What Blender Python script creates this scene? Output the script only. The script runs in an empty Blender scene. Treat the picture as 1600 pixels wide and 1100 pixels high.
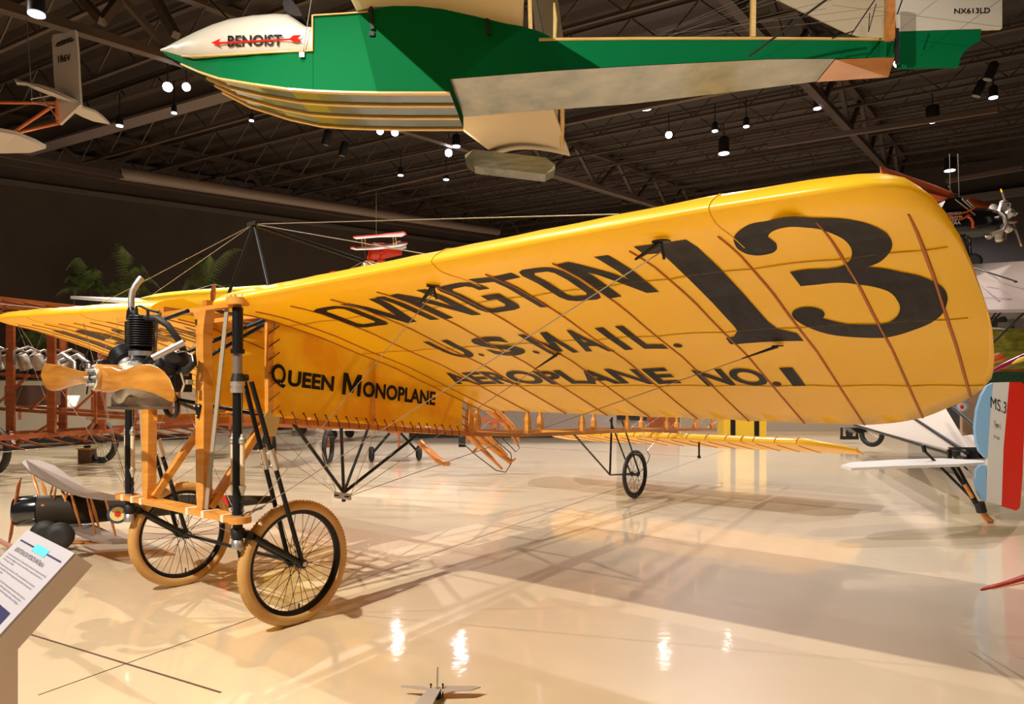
import bpy, bmesh, math, random
from mathutils import Vector, Matrix
random.seed(7)
C = bpy.context.scene.collection
PI = math.pi
# ------------------------------------------------------------------ camera
F = 1100.0; CX = 800.0; CY = 612.0; H = 1.24
cam = bpy.data.cameras.new('camera'); co = bpy.data.objects.new('camera', cam); C.objects.link(co)
co.location = (0, 0, H); co.rotation_euler = (PI/2, 0, 0)
cam.sensor_fit = 'HORIZONTAL'; cam.sensor_width = 36.0; cam.lens = 36.0*F/1600.0
cam.shift_x = 0.0; cam.shift_y = (CY-550.0)/1600.0
cam.clip_start = 0.05; cam.clip_end = 300
bpy.context.scene.camera = co
# ------------------------------------------------------------------ world and exposure
sc = bpy.context.scene
w = bpy.data.worlds.new('world'); sc.world = w; w.use_nodes = True
w.node_tree.nodes['Background'].inputs[0].default_value = (1.0, 0.86, 0.74, 1)
w.node_tree.nodes['Background'].inputs[1].default_value = 0.03
sc.view_settings.view_transform = 'Standard'; sc.view_settings.look = 'None'
sc.view_settings.gamma = 1.0; sc.view_settings.use_curve_mapping = False
sc.view_settings.exposure = 0.0
sc.cycles.max_bounces = 8; sc.cycles.diffuse_bounces = 4; sc.cycles.glossy_bounces = 4
sc.cycles.transmission_bounces = 6; sc.cycles.transparent_max_bounces = 8
sc.cycles.use_denoising = True; sc.cycles.sample_clamp_indirect = 8
# ------------------------------------------------------------------ spots at the roof: hall lamps and added fill
def spot(name, loc, target, power, size_deg=100, col=(1, .9, .78), rad=.07, blend=.6):
    l = bpy.data.lights.new(name, 'SPOT'); l.energy = power; l.color = col
    l.spot_size = math.radians(size_deg); l.spot_blend = blend; l.shadow_soft_size = rad
    o = bpy.data.objects.new(name, l); C.objects.link(o); o.location = loc
    d = Vector(target) - Vector(loc); o.rotation_euler = d.to_track_quat('-Z', 'Y').to_euler()
    return o
WARM = (1.0, .92, .82); PINK = (1.0, .88, .80); COOL = (.96, .91, 1.0)
spot('spot_key', (-4.05, -.35, 6.3), (-.4, 4.0, 0.9), 3400, 92, WARM, .04)
spot('spot_overhead', (-1.84, 4.26, 6.3), (-1.5, 3.6, 0), 640, 120, WARM, .03)
spot('fill_left', (-7.5, 6.5, 6.2), (-2.0, 4.8, 0.5), 480, 84, WARM, .05)  # added fill from the left, no fixture
spot('fill_right', (4.0, 4.6, 6.6), (1.0, 5.0, 0), 90, 125, PINK)  # added weak fill from the right, no fixture
spot('fill_front_right', (3.4, -.4, 6.3), (2.0, 5.5, .5), 170, 110, WARM, .05)  # added fill from behind the camera, no fixture
for i, (x, y, p) in enumerate([(-8.0, 11.0, 620), (-2.4, 10.5, 420), (3.6, 12.5, 560), (9.0, 11.0, 420),
                               (-3.9, 23.9, 700), (-1.7, 23.0, 420), (5.2, 24.0, 620), (7.8, 25.5, 420), (13.0, 21.5, 330), (-6.5, 14.5, 380), (8.5, 16.5, 500)]):
    spot('spot_hall', (x, y, 6.32+.082*(.5906*x+.807*y-6.79)), (x+.4, y-.8, 0), p*2.7, 135, (WARM, PINK, COOL)[i % 3] if i else WARM, .06)  # far spots give the floor glare, nearer ones are added fill

# ------------------------------------------------------------------ geometry helpers
def W(px, py, Z): return Vector(((px-CX)/F*Z, Z, H+(CY-py)/F*Z))
QO = Vector((-1.84, 3.883, 0)); QU = Vector((.6184, .7859, 0)); QV = Vector((.7859, -.6184, 0))
def ray(px, py): return Vector(((px-CX)/F, 1.0, (CY-py)/F))
def A(s, p, z): return Vector((s, -p, z))               # monoplane frame: aft, to port, up
def wl(v): d = Vector((v.x-QO.x, v.y-QO.y, 0)); return A(d.dot(QU), d.dot(QV), v.z)
def at_p(px, py, p):
    r = ray(px, py); t = (p+QO.dot(QV))/(Vector((r.x, r.y, 0)).dot(QV)); return wl(r*t+Vector((0, 0, H)))
def at_s(px, py, s):
    r = ray(px, py); t = (s+QO.dot(QU))/(Vector((r.x, r.y, 0)).dot(QU)); return wl(r*t+Vector((0, 0, H)))

class MB:
    def __init__(s): s.v = []; s.f = []; s.sm = []
    def add(s, vs, fs, smooth=False):
        n = len(s.v); s.v += [Vector(x) for x in vs]
        for f in fs: s.f.append([i+n for i in f]); s.sm.append(smooth)
        return s
    def box(s, c, hx, hy, hz, R=None):
        vs = []
        for x in (-1, 1):
            for y in (-1, 1):
                for z in (-1, 1):
                    q = Vector((x*hx, y*hy, z*hz)); q = R @ q if R else q; vs.append(Vector(c)+q)
        return s.add(vs, [(0, 1, 3, 2), (4, 6, 7, 5), (0, 4, 5, 1), (2, 3, 7, 6), (0, 2, 6, 4), (1, 5, 7, 3)])
    def bar(s, a, b, w_, h_, up=(0, 0, 1), w2=None, h2=None):
        a = Vector(a); b = Vector(b); d = (b-a).normalized(); up = Vector(up)
        if abs(d.dot(up)) > .98: up = Vector((1, 0, 0))
        x = d.cross(up).normalized(); z = x.cross(d).normalized()
        w2 = w_ if w2 is None else w2; h2 = h_ if h2 is None else h2; vs = []
        for q, ww, hh in ((a, w_, h_), (b, w2, h2)):
            for i, j in ((-1, -1), (1, -1), (1, 1), (-1, 1)): vs.append(q+x*i*ww/2+z*j*hh/2)
        return s.add(vs, [(0, 1, 2, 3), (7, 6, 5, 4), (0, 4, 5, 1), (1, 5, 6, 2), (2, 6, 7, 3), (3, 7, 4, 0)])
    def tube(s, pts, r, n=8, flat=1.0):
        pts = [Vector(p) for p in pts]; m = len(pts); rs = r if isinstance(r, (list, tuple)) else [r]*m
        rings = []; px = None
        for i, p in enumerate(pts):
            d = (pts[min(i+1, m-1)]-pts[max(i-1, 0)]).normalized()
            if px is None:
                u_ = Vector((0, 0, 1)) if abs(d.z) < .9 else Vector((1, 0, 0)); px = d.cross(u_).normalized()
            else: px = (px-d*px.dot(d)).normalized()
            py = d.cross(px)
            rings.append([p+px*math.cos(2*PI*k/n)*rs[i]+py*math.sin(2*PI*k/n)*rs[i]*flat for k in range(n)])
        return s.loft(rings, True)
    def loft(s, rings, smooth=True, caps=True, closed=True):
        n = len(rings[0]); vs = [v for r in rings for v in r]; fs = []
        for i in range(len(rings)-1):
            for k in range(n if closed else n-1):
                a = i*n+k; b = i*n+(k+1) % n; fs.append((a, b, b+n, a+n))
        s.add(vs, fs, smooth)
        if caps and closed:
            s.add(rings[0], [tuple(range(n))[::-1]]); s.add(rings[-1], [tuple(range(n))])
        return s
    def lathe(s, prof, o, d, n=24, smooth=True, closed=False):
        o = Vector(o); d = Vector(d).normalized(); u_ = Vector((0, 0, 1)) if abs(d.z) < .9 else Vector((1, 0, 0))
        x = d.cross(u_).normalized(); y = d.cross(x); rings = []
        for (t, r) in prof: rings.append([o+d*t+(x*math.cos(2*PI*k/n)+y*math.sin(2*PI*k/n))*r for k in range(n)])
        if closed: rings.append(rings[0])
        return s.loft(rings, smooth, caps=not closed)
    def torus(s, o, d, R, r, n=48, m=10, knob=0):
        o = Vector(o); d = Vector(d).normalized(); u_ = Vector((0, 0, 1)) if abs(d.z) < .9 else Vector((1, 0, 0))
        x = d.cross(u_).normalized(); y = d.cross(x); vs = []; fs = []
        for i in range(n):
            e = x*math.cos(2*PI*i/n)+y*math.sin(2*PI*i/n)
            for k in range(m):
                a = 2*PI*k/m; rr = r
                if knob and math.cos(a) > .55: rr = r+(knob if (i+k) % 2 else -knob*.4)
                vs.append(o+e*(R+rr*math.cos(a))+d*rr*math.sin(a))
        for i in range(n):
            for k in range(m): fs.append((i*m+k, ((i+1) % n)*m+k, ((i+1) % n)*m+(k+1) % m, i*m+(k+1) % m))
        return s.add(vs, fs, True)
    def prism(s, poly, off, off0=(0, 0, 0)):
        a = [Vector(p)+Vector(off0) for p in poly]; b = [p+Vector(off) for p in a]; n = len(a)
        s.add(a+b, [tuple(range(n)), tuple(range(2*n-1, n-1, -1))]+[(i, i+n, (i+1) % n+n, (i+1) % n) for i in range(n)])
        return s
    def sphere(s, o, r, n=16, m=10, sc_=(1, 1, 1)):
        rings = []
        for i in range(m+1):
            t = -PI/2+PI*i/m; rr = max(math.cos(t), .01)
            rings.append([Vector(o)+Vector((r*sc_[0]*rr*math.cos(2*PI*k/n), r*sc_[1]*rr*math.sin(2*PI*k/n), r*sc_[2]*math.sin(t))) for k in range(n)])
        return s.loft(rings, True)
    def build(s, name, m, parent=None, org=None):
        me = bpy.data.meshes.new(name); o_ = Vector(org) if org else Vector((0, 0, 0))
        me.from_pydata([tuple(v-o_) for v in s.v], [], s.f); me.materials.append(m)
        me.polygons.foreach_set('use_smooth', s.sm); me.update()
        bm = bmesh.new(); bm.from_mesh(me); bmesh.ops.recalc_face_normals(bm, faces=bm.faces); bm.to_mesh(me); bm.free()
        o = bpy.data.objects.new(name, me); C.objects.link(o)
        if parent: o.parent = parent
        return o
def tag(o, label=None, cat=None, group=None, kind=None):
    if label: o['label'] = label
    if cat: o['category'] = cat
    if group: o['group'] = group
    if kind: o['kind'] = kind
    return o
def empty(name, loc, rz=0, parent=None):
    o = bpy.data.objects.new(name, None); C.objects.link(o); o.location = loc; o.rotation_euler = (0, 0, rz)
    o.empty_display_size = .1
    if parent: o.parent = parent
    return o
class Thing:
    """a thing whose parts are given in world coordinates"""
    def __init__(s, name, loc, label, cat, group=None):
        s.o = Vector(loc); s.r = empty(name, loc); tag(s.r, label, cat, group)
    def part(s, mb, name, m, parent=None, label=None):
        o = mb.build(name, m, parent or s.r, s.o)
        if label: o['label'] = label
        return o
def copy_tree(o, parent=None):
    c = o.copy(); C.objects.link(c)
    if parent: c.parent = parent
    for ch in o.children: copy_tree(ch, c)
    return c

# ------------------------------------------------------------------ materials
def mat(name, col, rough=.5, metal=0.0, var=None, vscale=6.0, stretch=(1, 1, 1), bump=0.0, bscale=40.0, trans=0.0,
        coat=0.0, emit=None, estr=0.0, spec=.5, alpha=1.0, thr=(.35, .65), tcol=None, crough=.12):
    m = bpy.data.materials.new(name); m.use_nodes = True; nt = m.node_tree; b = nt.nodes['Principled BSDF']
    b.inputs['Base Color'].default_value = (*col, 1); b.inputs['Roughness'].default_value = rough
    b.inputs['Metallic'].default_value = metal; b.inputs['Specular IOR Level'].default_value = spec
    b.inputs['Coat Weight'].default_value = coat; b.inputs['Coat Roughness'].default_value = crough
    b.inputs['Alpha'].default_value = alpha
    if emit: b.inputs['Emission Color'].default_value = (*emit, 1); b.inputs['Emission Strength'].default_value = estr
    tc = nt.nodes.new('ShaderNodeTexCoord'); mp = nt.nodes.new('ShaderNodeMapping'); mp.inputs['Scale'].default_value = stretch
    nt.links.new(tc.outputs['Object'], mp.inputs[0])
    if var:
        nz = nt.nodes.new('ShaderNodeTexNoise'); nz.inputs['Scale'].default_value = vscale; nz.inputs['Detail'].default_value = 5
        nt.links.new(mp.outputs[0], nz.inputs['Vector'])
        cr = nt.nodes.new('ShaderNodeValToRGB'); cr.color_ramp.elements[0].position = thr[0]; cr.color_ramp.elements[1].position = thr[1]
        cr.color_ramp.elements[0].color = (*col, 1); cr.color_ramp.elements[1].color = (*var, 1)
        nt.links.new(nz.outputs['Fac'], cr.inputs[0]); nt.links.new(cr.outputs[0], b.inputs['Base Color'])
    if bump:
        n2 = nt.nodes.new('ShaderNodeTexNoise'); n2.inputs['Scale'].default_value = bscale; n2.inputs['Detail'].default_value = 3
        nt.links.new(mp.outputs[0], n2.inputs['Vector'])
        bp = nt.nodes.new('ShaderNodeBump'); bp.inputs['Strength'].default_value = bump; bp.inputs['Distance'].default_value = .02
        nt.links.new(n2.outputs['Fac'], bp.inputs['Height']); nt.links.new(bp.outputs[0], b.inputs['Normal'])
    if trans:
        tr = nt.nodes.new('ShaderNodeBsdfTranslucent'); mx = nt.nodes.new('ShaderNodeMixShader'); mx.inputs[0].default_value = trans
        tr.inputs[0].default_value = (*col, 1)
        if tcol: tr.inputs[0].default_value = (*tcol, 1)
        elif var: nt.links.new(cr.outputs[0], tr.inputs[0])
        nt.links.new(b.outputs[0], mx.inputs[1]); nt.links.new(tr.outputs[0], mx.inputs[2])
        nt.links.new(mx.outputs[0], nt.nodes['Material Output'].inputs['Surface'])
    return m
def wood(name, c1, c2, rough=.35, coat=.4, sc_=3.0, st=(1, 1, 9)): return mat(name, c1, rough, var=c2, vscale=sc_, stretch=st, coat=coat, bump=.05, bscale=30)
M = {}
M['fabric'] = mat('yellow_doped_fabric', (.92, .64, .026), .36, var=(.90, .61, .020), vscale=2.2, trans=.42, bump=.03, bscale=8, spec=.5, tcol=(.94, .63, .006), coat=.35, crough=.3)
M['panel'] = mat('amber_canvas', (.88, .50, .016), .6, var=(.78, .34, .008), vscale=3.0, trans=.25, bump=.5, bscale=4, spec=.25, thr=(.42, .62))  # darker noise patches stand for shadows seen through the canvas
M['rib'] = mat('rib_tape_brown', (.42, .12, .012), .5)
M['seam'] = mat('ochre_seam_and_spar_shadow', (.82, .50, .02), .5)  # seams, and the strips painted for spar shadows
M['ink'] = mat('black_paint', (.010, .008, .008), .5, var=(.02, .017, .018), vscale=9, stretch=(1, 3, 1), bump=.1, bscale=14, spec=.12)
M['wood'] = wood('honey_varnished_wood', (.62, .24, .03), (.72, .33, .06))
M['wood2'] = wood('orange_varnished_wood', (.50, .16, .018), (.60, .22, .03))
M['redwood'] = wood('red_mahogany_frame', (.30, .07, .018), (.42, .12, .035))
M['prop'] = wood('laminated_propeller_wood', (.36, .13, .015), (.54, .24, .04), .25, .6, 2.2, (7, 1, 9))
M['black'] = mat('black_enamel', (.008, .008, .009), .4, spec=.3)
M['dark'] = mat('dark_iron', (.018, .017, .017), .5, .3)
M['steel'] = mat('polished_steel', (.66, .61, .56), .34, .75)
M['silver'] = mat('silver_sheet', (.72, .70, .66), .35, .9)
M['greytube'] = mat('pewter_grey_tube', (.30, .25, .23), .38, .6)
M['alu'] = mat('cast_aluminium', (.55, .50, .42), .45, .7, var=(.35, .31, .26), vscale=12, bump=.1)
M['brass'] = mat('dull_brass_plate', (.60, .47, .20), .5, .5)
M['cream'] = mat('bungee_cream', (.72, .56, .36), .7)
M['strip'] = mat('grey_aluminium_strip', (.42, .36, .27), .5, .3)
M['tan'] = mat('tan_rubber_tyre', (.60, .32, .09), .55, var=(.66, .40, .15), vscale=5, bump=.1)
M['rubber'] = mat('black_rubber', (.014, .013, .013), .6)
M['wire'] = mat('steel_wire', (.35, .30, .24), .4, .8)
M['lace'] = mat('brown_lace', (.13, .035, .012), .8)
M['tape'] = mat('white_binding_tape', (.80, .66, .46), .6)
# ------------------------------------------------------------------ text and decals
def text_mesh(txt, bold=0.0, spacing=1.0):
    cu = bpy.data.curves.new('t', 'FONT'); cu.body = txt; cu.size = 1.0; cu.offset = bold; cu.resolution_u = 4; cu.space_character = spacing
    o = bpy.data.objects.new('t', cu); C.objects.link(o); bpy.context.view_layer.update()
    me = o.evaluated_get(bpy.context.evaluated_depsgraph_get()).to_mesh()
    v = [Vector((q.co.x, q.co.y, 0)) for q in me.vertices]; f = [list(p.vertices) for p in me.polygons]
    bpy.data.objects.remove(o); bpy.data.curves.remove(cu)
    x0 = min(q.x for q in v); x1 = max(q.x for q in v); y0 = min(q.y for q in v); y1 = max(q.y for q in v)
    return [Vector(((q.x-x0)/(x1-x0), (q.y-y0)/(y1-y0), 0)) for q in v], f
def poly_mesh(polys):
    cu = bpy.data.curves.new('p', 'CURVE'); cu.dimensions = '2D'; cu.fill_mode = 'BOTH'
    for pl in polys:
        sp = cu.splines.new('POLY'); sp.points.add(len(pl)-1)
        for q, (x, y) in zip(sp.points, pl): q.co = (x, y, 0, 1)
        sp.use_cyclic_u = True
    o = bpy.data.objects.new('p', cu); C.objects.link(o); bpy.context.view_layer.update()
    me = o.evaluated_get(bpy.context.evaluated_depsgraph_get()).to_mesh()
    v = [Vector((q.co.x, q.co.y, 0)) for q in me.vertices]; f = [list(p.vertices) for p in me.polygons]
    bpy.data.objects.remove(o); bpy.data.curves.remove(cu)
    return v, f
def decal(name, v, f, fn, m, parent, cut=(0, 0)):
    bm = bmesh.new(); vs = [bm.verts.new(q) for q in v]
    for q in f:
        try: bm.faces.new([vs[i] for i in q])
        except ValueError: pass
    for ax, step in ((0, cut[0]), (1, cut[1])):
        if step:
            lo = min(q[ax] for q in v); hi = max(q[ax] for q in v); k = lo+step
            no = (1, 0, 0) if ax == 0 else (0, 1, 0)
            while k < hi:
                p = [0, 0, 0]; p[ax] = k
                bmesh.ops.bisect_plane(bm, geom=bm.verts[:]+bm.edges[:]+bm.faces[:], plane_co=p, plane_no=no); k += step
    for q in bm.verts: q.co = fn(q.co.x, q.co.y)
    me = bpy.data.meshes.new(name); bm.to_mesh(me); bm.free(); me.materials.append(m)
    o = bpy.data.objects.new(name, me); C.objects.link(o); o.parent = parent
    return o
def quad_text(name, txt, q, m, parent, org=(0, 0, 0), bold=0.0, lift=(0, 0, 0), spacing=1.0):
    """q = top left, top right, bottom left, bottom right"""
    v, f = text_mesh(txt, bold, spacing); q = [Vector(x)-Vector(org)+Vector(lift) for x in q]
    def fn(x, y):
        return (q[2]*(1-x)+q[3]*x)*(1-y)+(q[0]*(1-x)+q[1]*x)*y
    return decal(name, v, f, fn, m, parent)

# ================================================================== THE HALL
def floor_mat():
    m = bpy.data.materials.new('polished_cream_concrete'); m.use_nodes = True; nt = m.node_tree; b = nt.nodes['Principled BSDF']
    tc = nt.nodes.new('ShaderNodeTexCoord'); nz = nt.nodes.new('ShaderNodeTexNoise'); nz.inputs['Scale'].default_value = .5; nz.inputs['Detail'].default_value = 4
    cr = nt.nodes.new('ShaderNodeValToRGB'); cr.color_ramp.elements[0].position = .3; cr.color_ramp.elements[1].position = .7
    cr.color_ramp.elements[0].color = (.67, .53, .335, 1); cr.color_ramp.elements[1].color = (.74, .60, .40, 1)
    nt.links.new(tc.outputs['Object'], nz.inputs['Vector']); nt.links.new(nz.outputs['Fac'], cr.inputs[0]); nt.links.new(cr.outputs[0], b.inputs['Base Color'])
    n2 = nt.nodes.new('ShaderNodeTexNoise'); n2.inputs['Scale'].default_value = 5; n2.inputs['Detail'].default_value = 3
    nt.links.new(tc.outputs['Object'], n2.inputs['Vector'])
    bp = nt.nodes.new('ShaderNodeBump'); bp.inputs['Strength'].default_value = .09; bp.inputs['Distance'].default_value = .02
    nt.links.new(n2.outputs['Fac'], bp.inputs['Height']); nt.links.new(bp.outputs[0], b.inputs['Coat Normal'])
    b.inputs['Roughness'].default_value = .42; b.inputs['Coat Weight'].default_value = .9; b.inputs['Coat Roughness'].default_value = .07
    b.inputs['Coat IOR'].default_value = 1.55
    return m
fl = MB(); fl.box((2, 16, -.05), 34, 26, .05)
tag(fl.build('floor', floor_mat()), kind='structure')
M['joint'] = mat('floor_joint_dark', (.10, .05, .03), .7)
def on_floor(px, py, z=0.001): Z = F*(H-z)/(py-CY); return W(px, py, Z)
jn = 0
for a, b, wd in (((30, 986), (345, 1082), .010), ((60, 1086), (400, 964), .004), ((540, 914), (860, 800), .004), ((860, 800), (1130, 704), .006), ((400, 964), (540, 914), .004)):
    a = on_floor(*a); b = on_floor(*b); j = MB(); j.bar(a, b, wd, .002); jn += 1
    tag(j.build('trim_%d' % jn, M['joint']), kind='structure')
# walls
dA = Vector((.5906, .8070, 0)); RS = .082                     # roof rises along dA
A0 = 6.79; Z0 = 6.62
def zc(x, y): return Z0+RS*(.5906*x+.807*y-A0)                # height of the truss bottom chords
def on_chord(px, py, dz=0.0):
    t = (px-CX)/F; r = (CY-py)/F; Z = (Z0-RS*A0-H+dz)/(r-RS*(.5906*t+.807)); return W(px, py, Z)
def wall_mat(name, col, var, rib):
    m = mat(name, col, .7, var=var, vscale=1.2); nt = m.node_tree; b = nt.nodes['Principled BSDF']
    wv = nt.nodes.new('ShaderNodeTexWave'); wv.inputs['Scale'].default_value = rib; wv.bands_direction = 'X'
    tc = nt.nodes.new('ShaderNodeTexCoord'); bp = nt.nodes.new('ShaderNodeBump'); bp.inputs['Strength'].default_value = .6
    nt.links.new(tc.outputs['Object'], wv.inputs['Vector']); nt.links.new(wv.outputs['Fac'], bp.inputs['Height']); nt.links.new(bp.outputs[0], b.inputs['Normal'])
    return m
M['wall'] = wall_mat('brown_wall_panels', (.055, .040, .032), (.065, .047, .038), .3)
M['ribwall'] = wall_mat('dark_ribbed_wall', (.034, .026, .022), (.044, .033, .028), 3.0)
P0 = Vector((-13.1, 18, 0)); PL = P0-dA*26; PC = P0+dA*21.1; dE = Vector((.807, -.5906, 0)); PR = PC+dE*34
def wall(name, a, b, ha, hb, m, th=.2):
    d = (b-a).normalized(); n = Vector((-d.y, d.x, 0)); L = (b-a).length; o = empty  # built in its own frame so ribs run along it
    q = MB(); q.prism([(0, 0, 0), (L, 0, 0), (L, 0, hb), (0, 0, ha)], (0, th, 0))
    ob = q.build(name, m); ob.location = a; ob.rotation_euler = (0, 0, math.atan2(d.y, d.x)); return tag(ob, kind='structure')
wall('wall_left', PL, PC, 5.2, 9.6, M['wall'])
wall('wall_back', PC, PR, 9.8, 9.8, M['ribwall'])
wall('wall_right', PR, PR-dA*40, 9.8, 6.5, M['wall'])
# wall seams and the rail along the wall heads
M['rail'] = mat('dim_rail', (.10, .08, .075), .6)
r_ = MB(); a = P0-dA*10; b = PC; r_.bar((a.x, a.y, zc(a.x, a.y)), (b.x, b.y, zc(b.x, b.y)-.02), .25, .12); tag(r_.build('trim_7', M['rail']), kind='structure')
r_ = MB(); a = PC-Vector((0, .2, 0)); b = PR-Vector((.2, .2, 0)); r_.bar((a.x, a.y, 7.6), (b.x, b.y, 7.6), .3, .22); tag(r_.build('trim_8', M['rail']), kind='structure')
# roof deck (corrugated) and joists
M['deck'] = mat('dark_brown_roof_deck', (.034, .022, .017), .6)
M['truss'] = mat('brown_painted_steel', (.085, .056, .042), .55)
M['truss2'] = mat('dark_painted_steel', (.055, .036, .028), .6)
dB = Vector((-.881, .473, 0))
def roofp(a, b, dz): x = dA*a+dB*b; return Vector((x.x, x.y, zc(x.x, x.y)+dz))
dk = MB(); rows = []
K = 300
for i in range(K+1):
    a = -8+i*.16; h = 1.2+(.05 if i % 4 < 2 else -.05)
    rows.append([roofp(a, -24, h), roofp(a, 24, h)]); rows.append([roofp(a+.06, -24, h), roofp(a+.06, 24, h)])
vs = [v for r in rows for v in r]; fs = [(2*i, 2*i+1, 2*i+3, 2*i+2) for i in range(len(rows)-1)]
dk.add(vs, fs); tag(dk.build('ceiling', M['deck']), kind='structure')
nj = 0
for i in range(24):                                            # light joists running across the hall
    a = -3+i*1.55; q = MB(); zo = .45
    q.bar(roofp(a, -22, zo), roofp(a, 22, zo), .06, .06); q.bar(roofp(a, -22, zo+.6), roofp(a, 22, zo+.6), .07, .05)
    k = -22.0; up = 0
    while k < 22: q.bar(roofp(a, k, zo+.6*up), roofp(a, k+.62, zo+.6*(1-up)), .025, .025); k += .62; up = 1-up
    tag(q.build('roof_joist', M['truss'] if i % 3 == 0 else M['truss2']), kind='structure')
def truss(b0, a0, a1, lo=-.05, hi=1.0, th=.16, step=1.35, mt='truss'):
    q = MB(); q.bar(roofp(a0, b0, lo), roofp(a1, b0, lo), th, th*.8); q.bar(roofp(a0, b0, hi), roofp(a1, b0, hi), th, th*.7)
    k = a0; up = 0
    while k < a1: q.bar(roofp(k, b0, lo+(hi-lo)*up), roofp(k+step, b0, lo+(hi-lo)*(1-up)), .09, .09); k += step; up = 1-up
    return tag(q.build('roof_truss', M[mt]), kind='structure')
L0 = on_chord(0, 3); L1 = on_chord(1025, 320); bL = .5*(L0.dot(dB)+L1.dot(dB)); 
import sys
det = dA.x*dB.y-dA.y*dB.x
def ab(P): return ((P.x*dB.y-P.y*dB.x)/det, (dA.x*P.y-dA.y*P.x)/det)
a1_, b1_ = ab(L0); a2_, b2_ = ab(L1)
truss(b1_, 2, 34)
for db in (-15, -7.5, 8.2): truss(b1_+db, 0, 36, mt='truss2')
# big wide-flange girder across the upper left and round duct along the left side
g0 = on_chord(60, 232, .1); g1 = on_chord(385, 140, .1)
q = MB(); q.bar(g0+(g0-g1)*.2, g1, .34, .05); q.bar(g0+(g0-g1)*.2+Vector((0, 0, .45)), g1+Vector((0, 0, .45)), .34, .05); q.bar(g0+(g0-g1)*.2+Vector((0, 0, .22)), g1+Vector((0, 0, .22)), .04, .42)
M['girder'] = mat('mauve_grey_girder', (.13, .10, .10), .6)
tag(q.build('roof_girder', M['girder']), kind='structure')
for i, (pa, pb) in enumerate([((130, 0), (160, 34)), ((185, 0), (160, 34)), ((245, 0), (275, 55))]):
    q = MB(); q.bar(W(*pa, 9.6), W(*pb, 9.3), .10, .10); tag(q.build('roof_brace', M['truss']), kind='structure')
q = MB(); q.tube([W(185, 270, 17.0), W(400, 304, 20.5), W(640, 341, 26), W(778, 362, 30.5)], .16, 12)
M['duct'] = mat('beige_round_duct', (.20, .15, .12), .5)
tag(q.build('duct', M['duct']), 'long beige round duct running under the roof above the palms', 'duct')
q = MB(); q.bar(W(-10, 238, 14), W(190, 275, 17), .12, .12); tag(q.build('roof_brace', M['truss2']), kind='structure')
# light beams crossing the dark roof at the right
for i, (pa, pb, za, zb) in enumerate([((1030, 322), (800, 251), 19.5, 14.0), ((1200, 228), (1560, 171), 16.5, 13), ((880, 192), (1200, 127), 13.5, 10.5), ((560, 300), (760, 255), 22, 17), ((1480, 283), (1600, 262), 18, 16), ((800, 160), (870, 140), 14, 13)]):
    q = MB(); q.bar(W(*pa, za), W(*pb, zb), .10, .10); tag(q.build('roof_brace', M['truss']), kind='structure')
# ceiling lamps
M['bulb'] = mat('glowing_lamp', (1, 1, 1), .3, emit=(.93, .88, 1.0), estr=9)
M['bulbhot'] = mat('hot_glowing_lamp', (1, 1, 1), .3, emit=(1, .95, .95), estr=60)
M['can'] = mat('black_lamp_housing', (.012, .011, .012), .5)
def lamp(px, py, r, kind, label, Z=None, aim=None):
    P = on_chord(px, py, -.15) if Z is None else W(px, py, Z)
    t = Thing('ceiling_spotlight' if kind != 'can' else 'pendant_downlight', P, label, 'light')
    R = r*P.y/F
    if kind == 'can':
        t.part(MB().lathe([(0, R), (2.4*R, R), (2.5*R, R*.8)], P+Vector((0, 0, .01)), (0, 0, 1), 20), 'lamp_housing', M['can'])
        t.part(MB().lathe([(0, R*.93), (.01, R*.93)], P, (0, 0, 1), 20), 'lens', M['bulb'])
        t.part(MB().tube([P+Vector((0, 0, 2.4*R)), Vector((P.x, P.y, zc(P.x, P.y)+.6))], .012, 6), 'stem', M['can'])
    else:
        d = (Vector(aim)-P).normalized() if aim else Vector((0, 0, -1))
        t.part(MB().lathe([(-.03, R*1.05), (-3.0*R, R*1.0), (-3.4*R, R*.6)], P, d, 16), 'lamp_housing', M['can'])
        t.part(MB().lathe([(-.02, R), (-.01, R)], P, d, 16), 'lens', M['bulbhot'] if kind == 'hot' else M['bulb'])
        t.part(MB().tube([P-d*R*2.5, P-d*R*2.5+Vector((0, 0, .5))], .012, 6), 'bracket', M['can'])
CAMP = (0, 0, 1.2)
lamp(57, 25, 12, 'flat', 'oval downlight beside the long roof beam, top left corner', Z=7.2)
lamp(262, 136, 7, 'hot', 'brightest glaring spotlight left of the flying boat nose', aim=CAMP)
lamp(291, 136, 6, 'hot', 'smaller glaring spotlight next to the brightest one by the flying boat nose', aim=CAMP)
lamp(187, 198, 5, 'flat', 'small lit spotlight under the grey girder, lower left one')
lamp(272, 178, 4, 'flat', 'small lit spotlight hanging below the grey girder near its middle')
lamp(393, 190, 3.5, 'flat', 'small dim spotlight directly below the striped flying boat bottom')
lamp(493, 182, 6, 'flat', 'lit spotlight half hidden by the striped planing bottom')
lamp(594, 205, 5, 'hot', 'starry spotlight, left of the close pair below the hull', aim=CAMP)
lamp(617, 207, 5.5, 'hot', 'starry spotlight, right of the close pair below the hull', aim=CAMP)
lamp(701, 239, 5.5, 'hot', 'starry spotlight just left of the cream wing tip', aim=CAMP)
lamp(713, 230, 6, 'flat', 'oval lit spotlight above the starry one by the cream wing tip')
lamp(626, 275, 4, 'flat', 'small spotlight low in the dark roof above the red model biplane')
lamp(697, 281, 4.5, 'can', 'small hanging can light above the yellow wing near the middle')
lamp(842, 277, 4.5, 'can', 'small can light under the tip float of the flying boat')
lamp(1009, 170, 9.5, 'can', 'black can downlight below the silver hull bottom')
lamp(1045, 211, 5, 'hot', 'bright round spotlight right of the cream wing and below the black can light', aim=CAMP)
lamp(1117, 206, 4.5, 'flat', 'spotlight on a track between the bright round one and the violet one')
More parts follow.
